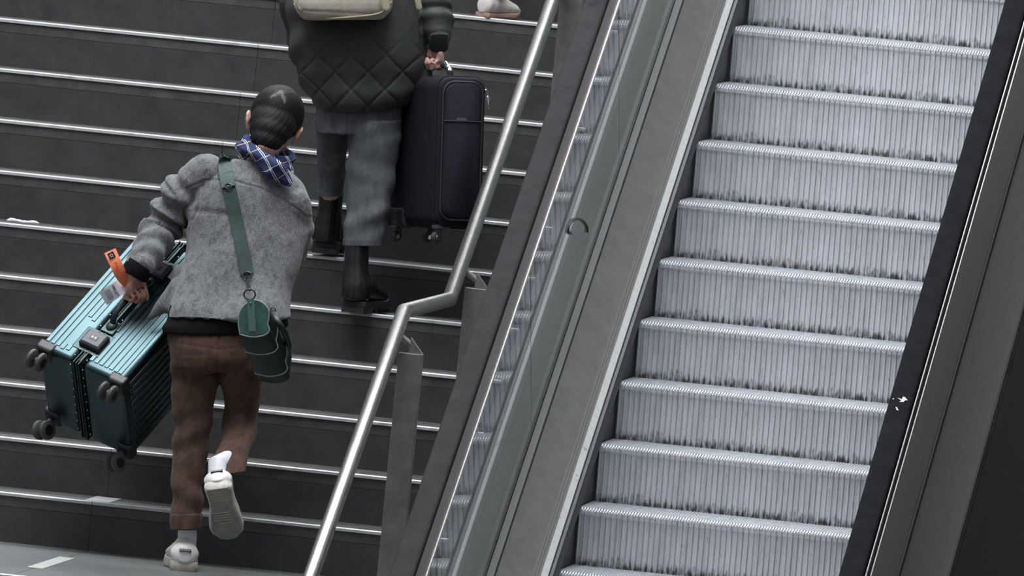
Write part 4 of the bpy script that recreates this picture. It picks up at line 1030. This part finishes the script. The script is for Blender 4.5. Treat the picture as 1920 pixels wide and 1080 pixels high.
# hand closed on the top handle of the black case
C0 = at(817, 426, -.68); ZW = nrm(UP+RT*.03); RH = nrm([RT[0], RT[1], 0]); FH = nrm([FW[0], FW[1], 0])
eb = RH*.88+FH*.47; eb = nrm(eb-ZW*(eb@ZW)); ea = np.cross(ZW, eb); ea = ea if ea@FW > 0 else -ea; HB, WB, HC2 = .19, .37, .545
TC = C0+eb*HB*.5+ea*WB*.5+ZW*HC2
HG = TC+ZW*.034
HG = HG+ea*.01; wv = at(823, 84, HG[1]-.02); print('HG', pix(HG))
dy = nrm(HG+ZW*.01-wv); dx = nrm(ea-dy*(ea@dy)); dz = np.cross(dx, dy); dz = dz if dz@eb > 0 else -dz
WRL = HG-dy*.080; hand(bm_, WRL, dx, dy, dz, .92, curl=(1.2, 1.35, .9)); pass
fuse('body', bm_, .0055, M_['skin_pale'], lady, 2)
hb = MB(); hb.ell(HW-zy*.012+UP*.012, (zx*.092, zy*.108, UP*.108), n=24, m=16); hb.ell(HW-zy*.06-UP*.09, (zx*.085, zy*.05, UP*.13), n=24, m=14)
fuse('hair', hb, .006, M_['hair2'], lady, 3, lambda co, no: .002*fold(co, 3, 60))
qm = MB()
qm.sil([(600, 775, -172, -.36, .075), (560, 812, -135, -.36, .13), (543, 815, -70, -.37, .165), (534, 808, 0, -.39, .18), (536, 806, 40, -.40, .185), (541, 806, 80, -.41, .188), (549, 806, 120, -.42, .185),
        (560, 801, 150, -.42, .180), (574, 793, 176, -.43, .172), (588, 780, 197, -.43, .160), (606, 764, 210, -.43, .140)], n=48, ex=2.4)
qm.tube([at(565, -125, -.36), at(556, 0, -.38), at(566, 70, -.34), at(600, 90, -.15)], [.075, .066, .060, .05], n=18)
rs_ = [at(795, -125, -.38), at(808, -40, -.40), at(815, 20, -.42), at(820, 52, -.445), at(822, 68, -.455)]
qm.tube(rs_, [.080, .066, .062, .058, .044], n=20)
qm.tube([at(785, 140, -.44), at(793, 165, -.45), at(790, 190, -.44)], [.045, .040, .022], n=14)
def qdisp(co, no):
    px = pix(co); x, y = px[:, 0], px[:, 1]
    s_, d_ = along(co, rs_); m = np.clip((.10-d_)/.03, 0, 1)*(x > 785); tor = 1-m
    x2 = x+6*fold(co, 52, 5); y2 = y+6*fold(co, 53, 5)
    a = ((x2-660)*.72+(y2-100)*.70); b_ = ((x2-660)*.72-(y2-100)*.70)
    def tri(v, per): w_ = np.abs((v/per) % 1-.5)*per; return w_
    da = tri(a, 48.); db = tri(b_, 48.); q = np.clip((y-70)/50, .0, 1)
    bulge = np.minimum(24-da if False else (24-np.abs(24-(24-da))), 24-db); near_ = np.minimum(24-da, 24-db)
    puff = .0045*(1-np.exp(-np.maximum(near_, 0)/5.5)); d = tor*q*(puff-.003)
    d -= tor*q*.0045*np.exp(-(near_/1.2)**2)
    d += tor*.011*fold(co, 54, 6)+tor*.006*fold(co, 55, 13)
    d += tor*.006*np.sin((y+.35*(x-560))/11+2*fold(co, 58, 6))*np.clip((600-x)/40, 0, 1)
    d += m*(.0045*np.sin(s_*2*math.pi/.065+4*fold(co, 56, 7))+.006*fold(co, 57, 14))
    hem = np.clip((y-196)/10, 0, 1); d -= tor*hem*.003
    return d
qj = fuse('jacket', qm, .0056, M_['quilt'], lady, 3, qdisp)
k_ = MB(); k_.tube([at(822, 66, -.45), WRL-dy*.035, WRL+dy*.008, WRL+dy*.016], [.043, .039, .034, .028], n=28, round_ends=False); k_.build('cuff', M_['knit_cuff'], lady, True)
jm2 = MB()
jm2.sil([(592, 756, 196, -.43, .125), (592, 754, 225, -.43, .12), (592, 752, 250, -.425, .115)], n=36)
jm2.sil([(591, 656, 225, -.36, .10), (592, 654, 255, -.30, .098), (594, 651, 300, -.22, .09), (595, 648, 340, -.17, .08), (596, 644, 366, -.16, .074)], n=26)
jm2.sil([(650, 755, 225, -.44, .11), (651, 753, 260, -.45, .105), (650, 747, 300, -.46, .10), (648, 741, 350, -.48, .092), (646, 731, 400, -.505, .084), (643, 725, 440, -.515, .078), (643, 720, 458, -.52, .076)], n=28)
def jd(co, no):
    px = pix(co); x, y = px[:, 0], px[:, 1]; d = .0042*fold(co, 61, 13)+.0028*fold(co, 62, 30)
    w1 = np.exp(-((y-320)/38)**2)*(x > 650); d += w1*.003*np.sin((y-.35*(x-700))/8.5+1.6*fold(co, 63, 6))
    w2 = np.exp(-((y-400)/38)**2); d += w2*.004*np.sin((y+.3*(x-680))/8+1.4*fold(co, 64, 7))
    w3 = np.exp(-((y-255)/30)**2); d += w3*.003*np.sin((y+.6*(x-640))/10+fold(co, 65, 6))
    g_ = np.exp(-((x-651-(y-210)*-.01)/2.5)**2)*(y < 300); d -= .006*g_
    return d
jeans = fuse('jeans', jm2, .0052, M_['denim'], lady, 3, jd)
hm_ = MB()
hm_.sil([(642, 720.5, 449, -.52, .077), (642.5, 720, 459, -.52, .0765)], n=32, sub=1); hm_.sil([(595, 645, 358, -.16, .075), (595.5, 644.5, 367, -.16, .0745)], n=32, sub=1)
hm_.build('jeans_hem', M_['denim'], lady, True)
def boot(heel, fwd, shaft_pts, radii):
    return shoe('boot', lady, heel, fwd, (0, 0, 1), .27, .055, .030, M_['blk_lthr'], M_['blk_rub'], kind='boot', topz=.10, shaft=(shaft_pts, radii))
h1 = at(662, 578, -.605); h1[2] = Z0-RISE*5+.0165
fwa = nrm(np.array([.22, 1, 0]))
b1 = boot(h1, fwa, [at(669, 452, -.54), at(668, 500, -.555), at(667, 540, -.572), at(666, 564, -.574)], [.045, .046, .050, .052])
h2 = at(607, 468, -.20)
b2 = boot(h2, nrm(np.array([.05, 1, 0])), [at(621, 358, -.16), at(618, 400, -.165), at(613, 435, -.17), at(611, 455, -.172)], [.044, .045, .050, .052])
ssk = MB(); ssk.tube([at(672, 440, -.525), at(676, 462, -.53)], [.040, .040], n=20)

# backpack
bp = empty('backpack', at(643, 30, -.62), label='cream fabric backpack worn over the dark quilted jacket', cat='backpack')
M_['cream'] = overlay(mat('cream_canvas', (.46, .42, .37), .7, 0, .06, 30, .15, 120), (.36, .32, .25), 9, .5, .7)
k_ = MB(); R_ = []
for py, xl, xr, dd, Yc in ((-200, 585, 706, .055, -.585), (-185, 566, 722, .075, -.59), (-120, 556, 733, .09, -.60), (-40, 551, 737, .10, -.615), (5, 549, 738, .105, -.62), (22, 556, 733, .100, -.62), (34, 566, 722, .088, -.62), (37, 578, 712, .07, -.62)):
    R_.append((xl, xr, py, Yc, dd))
k_.sil(R_, n=40, ex=3.6, sub=2)
fuse('pack_body', k_, .005, M_['cream'], bp, 2, lambda co, no: .002*fold(co, 81, 12)-.002*np.exp(-((pix(co)[:, 1]-24-.06*(pix(co)[:, 0]-640))/2.)**2))
k_ = MB(); k_.tube(spl([at(552, 8, -.70), at(568, 31, -.705), at(600, 35, -.71), (at(650, 33, -.715)), at(712, 25, -.71), at(733, 5, -.70)], 5), .004, n=8); k_.build('seam_piping', mat('tan_piping', (.30, .26, .18), .6), bp, True)
for x0_, x1_ in ((558, 566), (716, 724)):
    k_ = MB(); k_.tube([at(x0_+6, -60, -.70), at(x0_+5, -5, -.715), at(x1_+0, 14, -.718)], .014, n=10, flat=(RT, .25)); k_.build('side_strap', mat('khaki_strap', (.34, .31, .22), .7), bp, True)
k_ = MB(); k_.tube([at(770, -60, -.58), at(780, -15, -.60), at(786, 14, -.60)], .011, n=10, flat=(RT, .3)); k_.build('strap_tail', mat('khaki_strap', (.34, .31, .22), .7), bp, True)

# black soft carry-on
cs = empty('suitcase', C0+eb*HB/2+ea*WB/2, label='black soft fabric carry-on case with small wheels lifted by its top handle', cat='suitcase')
M_['navy'] = mat('black_navy_fabric', (.0085, .0095, .014), .75, 0, .3, 160, .5, 400, .25)
M_['navy_l'] = mat('navy_fabric_panel', (.0115, .0125, .020), .7, 0, .3, 160, .5, 400, .25)
M_['case_pipe'] = mat('grey_case_piping', (.030, .030, .036), .5)
CM = frame(C0, eb, ea, ZW)
def rb3(mb, a, b, r_, M, ax=1, seg=6):
    """rounded in the x-z plane (all four corners) and extruded along y with soft ends"""
    (x0, y0, z0), (x1, y1, z1) = a, b; R_ = []
    for q, y in ((1, y0), (.45, y0+.004), (0, y0+.012), (0, y1-.012), (.45, y1-.004), (1, y1)):
        i_ = .010*q; o = []
        for cx, cz, q0 in ((x1-r_, z1-r_, 0), (x0+r_, z1-r_, 1), (x0+r_, z0+r_, 2), (x1-r_, z0+r_, 3)):
            for k in range(seg+1):
                t_ = (q0+k/seg)*math.pi/2; rr = r_-i_; o.append((cx+rr*math.cos(t_), y, cz+rr*math.sin(t_)))
        R_.append(o)
    mb.rings(R_, True, M)
k_ = MB(); rb3(k_, (-.0, -.0, 0), (HB, WB, HC2), .045, CM); k_.build('case_body', M_['navy'], cs, True)
k_ = MB(); rb3(k_, (.012, -.016, .030), (HB-.022, .03, HC2-.020), .045, CM); fp = k_.build('front_pocket', M_['navy_l'], cs, True)
def outline(x0, x1, z0, z1, r_, y, n=7):
    o = []
    for cx, cz, q0 in ((x1-r_, z1-r_, 0), (x0+r_, z1-r_, 1), (x0+r_, z0+r_, 2), (x1-r_, z0+r_, 3)):
        for k in range(n): t_ = (q0+k/(n-1))*math.pi/2; o.append(CM[:3, :3]@np.array([cx+r_*math.cos(t_), y, cz+r_*math.sin(t_)])+CM[:3, 3])
    return o
k_ = MB(); k_.tube(outline(.010, HB-.020, .028, HC2-.018, .045, -.010), .0032, n=8, closed=True); k_.build('pocket_piping', M_['case_pipe'], cs, True)
k_ = MB(); k_.tube(outline(-.002, HB+.002, -.002, HC2+.002, .046, .02), .003, n=8, closed=True); k_.build('case_piping', M_['navy_l'], cs, True)
LC = lambda x, y, z: CM[:3, :3]@np.array([x, y, z])+CM[:3, 3]
k_ = MB(); k_.tube([LC(.014, -.0175, .385), LC(HB-.024, -.0175, .385)], .0022, n=6); k_.build('pocket_zip', M_['case_pipe'], fp, True)
k_ = MB(); k_.add([LC(x, y, z) for y in (-.019, -.0155) for x, z in ((.062, .388), (.108, .388), (.100, .397), (.070, .397))], [(0, 1, 2, 3), (7, 6, 5, 4), (0, 4, 5, 1), (1, 5, 6, 2), (2, 6, 7, 3), (3, 7, 4, 0)]); k_.build('case_badge', mat('badge_grey', (.10, .10, .14), .4), fp)
k_ = MB(); k_.tube([LC(HB-.004, -.004, .500), LC(HB+.004, -.006, .480)], .005, n=8); k_.tube([LC(HB+.003, -.009, .475), LC(HB+.004, -.010, .440)], [.006, .0065], n=8, flat=(eb, .5)); k_.build('zip_pull', M_['chrome'], cs, True)
k_ = MB(); k_.tube(spl([LC(HB*.5, WB*.5-.085, HC2-.002), LC(HB*.5, WB*.5-.07, HC2+.030), LC(HB*.5, WB*.5, HC2+.044), LC(HB*.5, WB*.5+.07, HC2+.030), LC(HB*.5, WB*.5+.085, HC2-.002)], 5), .013, n=12, flat=(eb, .6)); th = k_.build('top_handle', M_['navy_l'], cs, True)
k_ = MB(); k_.tube([LC(HB*.5, WB*.5-.045, HC2+.052), LC(HB*.5, WB*.5-.080, HC2+.026)], [.009, .010], n=10, flat=(eb, .5)); k_.build('handle_tip', M_['chrome'], th, True)
def corner(x, y, sx_, sy_):
    k_ = MB(); rb3(k_, (-.006, WB-.125, -.004), (.055, WB+.005, .072), .018, CM); k_.build('corner_guard', mat('glossy_plastic', (.02, .022, .028), .3), cs, True)
corner(.012, WB-.045, 0, 0)
for x, y in ((.03, .030), (HB-.03, .030), (.03, WB-.03), (HB-.03, WB-.03)):
    k_ = MB(); k_.tube([LC(x, y, .01), LC(x, y, -.018), LC(x-.010, y, -.034)], [.014, .011, .010], n=12); k_.box((x-.022, y-.022, -.004), (x+.034, y+.015, .010), CM)
    fk = k_.build('wheel_fork', mat('grey_fork', (.07, .075, .08), .35), cs, True)
    k_ = MB(); c_ = LC(x-.012, y-.002, -.036); a_ = nrm(-ea*.9+eb*.25)
    k_.tube([c_-a_*.010, c_-a_*.007, c_+a_*.007, c_+a_*.010], [.017, .0205, .0205, .017], n=24, round_ends=False); wl_ = k_.build('wheel', mat('case_wheel', (.045, .047, .05), .5), fk, True)
    k_ = MB(); k_.tube([c_+a_*.009, c_+a_*.0115], [.009, .008], n=14, round_ends=False); k_.build('wheel_hub', M_['chrome'], wl_, True)

# ---------------------------------------------------------------- third traveller, mostly above the frame
zt = Z0+RISE
g3 = on_z(899, 35, zt); 
kid = empty('person', g3, label='person on an upper stair of whom only a cream ankle boot and pale cuff show', cat='person')
M_['pale'] = mat('pale_cotton', (.55, .54, .54), .85, 0, .08, 60, .3, 200)
f3 = nrm(np.array([.50, .80, 0])); s3_ = np.cross(f3, [0, 0, 1.])
base = np.array([g3[0], Y0+RUN+.005, zt]); base = at(902, 36, Y0+RUN+.01); base[2] = zt; base = base+0
Ma, _ = shoe('shoe', kid, base+np.array([0, 0, .001]), f3, (0, 0, 1), .205, .043, .020, mat('cream_leather', (.60, .55, .52), .55, 0, .06, 40), mat('gum_sole', (.36, .24, .19), .6), topz=.085)
ank = base+f3*.055+np.array([0, 0, .085])
k_ = MB(); ring3 = []
k_.tube([ank+np.array([0, 0, -.01]), ank+np.array([0, 0, .02]), ank+np.array([0, 0, .05])], [.040, .050, .046], n=20)
fuse('trouser_cuff', k_, .005, M_['pale'], kid, 1, lambda co, no: .003*fold(co, 91, 50))
k_ = MB(); q = ank+f3*.045+np.array([0, 0, -.008]); 
for dz_, dx_ in ((0, 0), (-.012, .016), (-.022, .032)):
    c_ = q+f3*dx_+np.array([0, 0, dz_]); k_.tube([c_-s3_*.024, c_+np.array([0, 0, .010]), c_+s3_*.024], .0028, n=8)
k_.build('laces', M_['pale'], kid, True)
b2_ = base-s3_*.17+np.array([0, RUN, RISE])
Mb, _ = shoe('shoe', kid, b2_+np.array([0, 0, .001]), f3, (0, 0, 1), .205, .043, .020, bpy.data.materials['cream_leather'], bpy.data.materials['gum_sole'], topz=.085)
an2 = b2_+f3*.055+np.array([0, 0, .085]); Z_ = np.array([0, 0, 1.]); hipc = (ank+an2)/2+Z_*.62+f3*.02
tr_ = MB(); tr_.tube([ank+Z_*.03, ank+Z_*.33+f3*.02, hipc+s3_*.07], [.048, .060, .085], n=20); tr_.tube([an2+Z_*.02, an2+Z_*.28+f3*.08, hipc-s3_*.07], [.048, .060, .085], n=20); tr_.ell(hipc+Z_*.03, (s3_*.15, f3*.11, Z_*.12))
fuse('trousers', tr_, .008, M_['pale'], kid, 3, lambda co, no: .004*fold(co, 92, 12))
ct = MB(); ct.ell(hipc+Z_*.28, (s3_*.18, f3*.12, Z_*.30)); shl = hipc+Z_*.50
for q_ in (1, -1): ct.tube([shl+s3_*.15*q_, shl+s3_*.20*q_-Z_*.24, shl+s3_*.18*q_-Z_*.42+f3*.08], [.060, .048, .038], n=16)
fuse('coat', ct, .009, mat('grey_coat', (.12, .12, .13), .85, 0, .1, 60), kid, 4, lambda co, no: .006*fold(co, 93, 9))
bk = MB(); hc3 = shl+Z_*.24; head_mesh(bk, hc3, s3_, f3, Z_, .95); bk.tube([hc3-Z_*.08, shl-Z_*.05], [.048, .06]); bk.ell(hipc+Z_*.25, (s3_*.13, f3*.09, Z_*.26))
for q_ in (1, -1): hand(bk, shl+s3_*.18*q_-Z_*.44+f3*.085, f3, -Z_, s3_*q_, .85, curl=(.35, .45, .3), thumb='rest'); bk.tube([shl+s3_*.15*q_, shl+s3_*.20*q_-Z_*.24, shl+s3_*.18*q_-Z_*.45+f3*.085], [.04, .034, .023])
bk.tube([hipc+s3_*.07, ank+Z_*.33+f3*.02, ank], [.06, .04, .03]); bk.tube([hipc-s3_*.07, an2+Z_*.28+f3*.08, an2], [.06, .04, .03])
fuse('body', bk, .006, M_['skin_pale'], kid, 2)
hb = MB(); hb.ell(hc3-f3*.014+Z_*.012, (s3_*.086, f3*.10, Z_*.098), n=24, m=16); hb.ell(hc3-f3*.055-Z_*.06, (s3_*.075, f3*.045, Z_*.09), n=20, m=12)
fuse('hair', hb, .006, M_['hair2'], kid, 3, lambda co, no: .002*fold(co, 3, 60))

print('man', g0, 'h1', h1, 'h2', h2, 'C0', C0); print('shoe3', base, pix(base), 'b2', pix(b2_))

# paint chips on the right handrail
def cast_on(objs, px, py):
    best = None; o_ = Vector(at(px, py, -6)); d = Vector(nrm(at(px, py, 0)-at(px, py, -4)))
    for ob in objs:
        off = Vector((0, 0, 0)); q = ob.parent
        while q is not None: off += q.location; q = q.parent
        tr = BVHTree.FromPolygons([v.co+off for v in ob.data.vertices], [p.vertices[:] for p in ob.data.polygons]); h = tr.ray_cast(o_, d)
        if h[0] is not None and (best is None or h[3] < best[3]): best = h
    return best
chipm = mat('bare_chip', (.52, .46, .42), .6)
hro = [o for o in bpy.data.objects if o.name.split('.')[0] == 'handrail']
for poly in ([(1682, 746), (1686, 747), (1691, 749), (1693, 744), (1697, 745), (1702, 751), (1697, 751), (1694, 754), (1686, 754), (1690, 751)], [(1679, 763), (1682, 764), (1685, 770), (1681, 769)], [(1674, 747), (1676, 747), (1676, 749), (1674, 749)]):
    hs_ = [cast_on(hro, *p) for p in poly]
    if all(h is not None for h in hs_):
        n_ = hs_[0][1]; n_ = n_ if n_.dot(Vector(FW)) < 0 else -n_
        k_ = MB(); k_.add([np.array(h[0]+n_*.0008) for h in hs_], [tuple(range(len(poly)))]); 
        ho = min(hro, key=lambda o: abs(sum((v.co.x for v in o.data.vertices), 0)/len(o.data.vertices)+o.parent.location.x-hs_[0][0].x))
        k_.build('paint_chip', chipm, ho, fix=False)
# half-ring mark in the left glass, built as a ring and plate
gl = [o for o in bpy.data.objects if o.name.split('.')[0] == 'glass_panel']
h = cast_on(gl, 1082, 432)
if h is not None:
    c_ = np.array(h[0]); n_ = nrm(np.array(h[1])); n_ = n_ if n_@FW < 0 else -n_
    rm = MB(); q0 = nrm(np.array([0, .89, .457])); q1 = nrm(np.cross(n_, q0)); 
    e1 = nrm(RT-n_*(RT@n_)); 
    def gp_(px, py):
        hh = cast_on(gl, px, py); return np.array(hh[0])+n_*.003
    pts = [gp_(1082+18*math.cos(a)+0, 432-22*math.sin(a)) for a in np.linspace(-.15, math.pi+.15, 14)]
    rm.tube(pts, .0045, n=8); ro = rm.build('glass_half_ring', M_['blk_pl'], esc, True)
    rm = MB(); poly = [gp_(x, y) for x, y in ((1066, 434), (1098, 436), (1094, 442), (1069, 440))]; rm.add([p for p in poly]+[p+n_*.006 for p in poly], [(0, 1, 2, 3), (7, 6, 5, 4), (0, 4, 5, 1), (1, 5, 6, 2), (2, 6, 7, 3), (3, 7, 4, 0)]); rm.build('half_ring_plate', M_['steel'], ro)
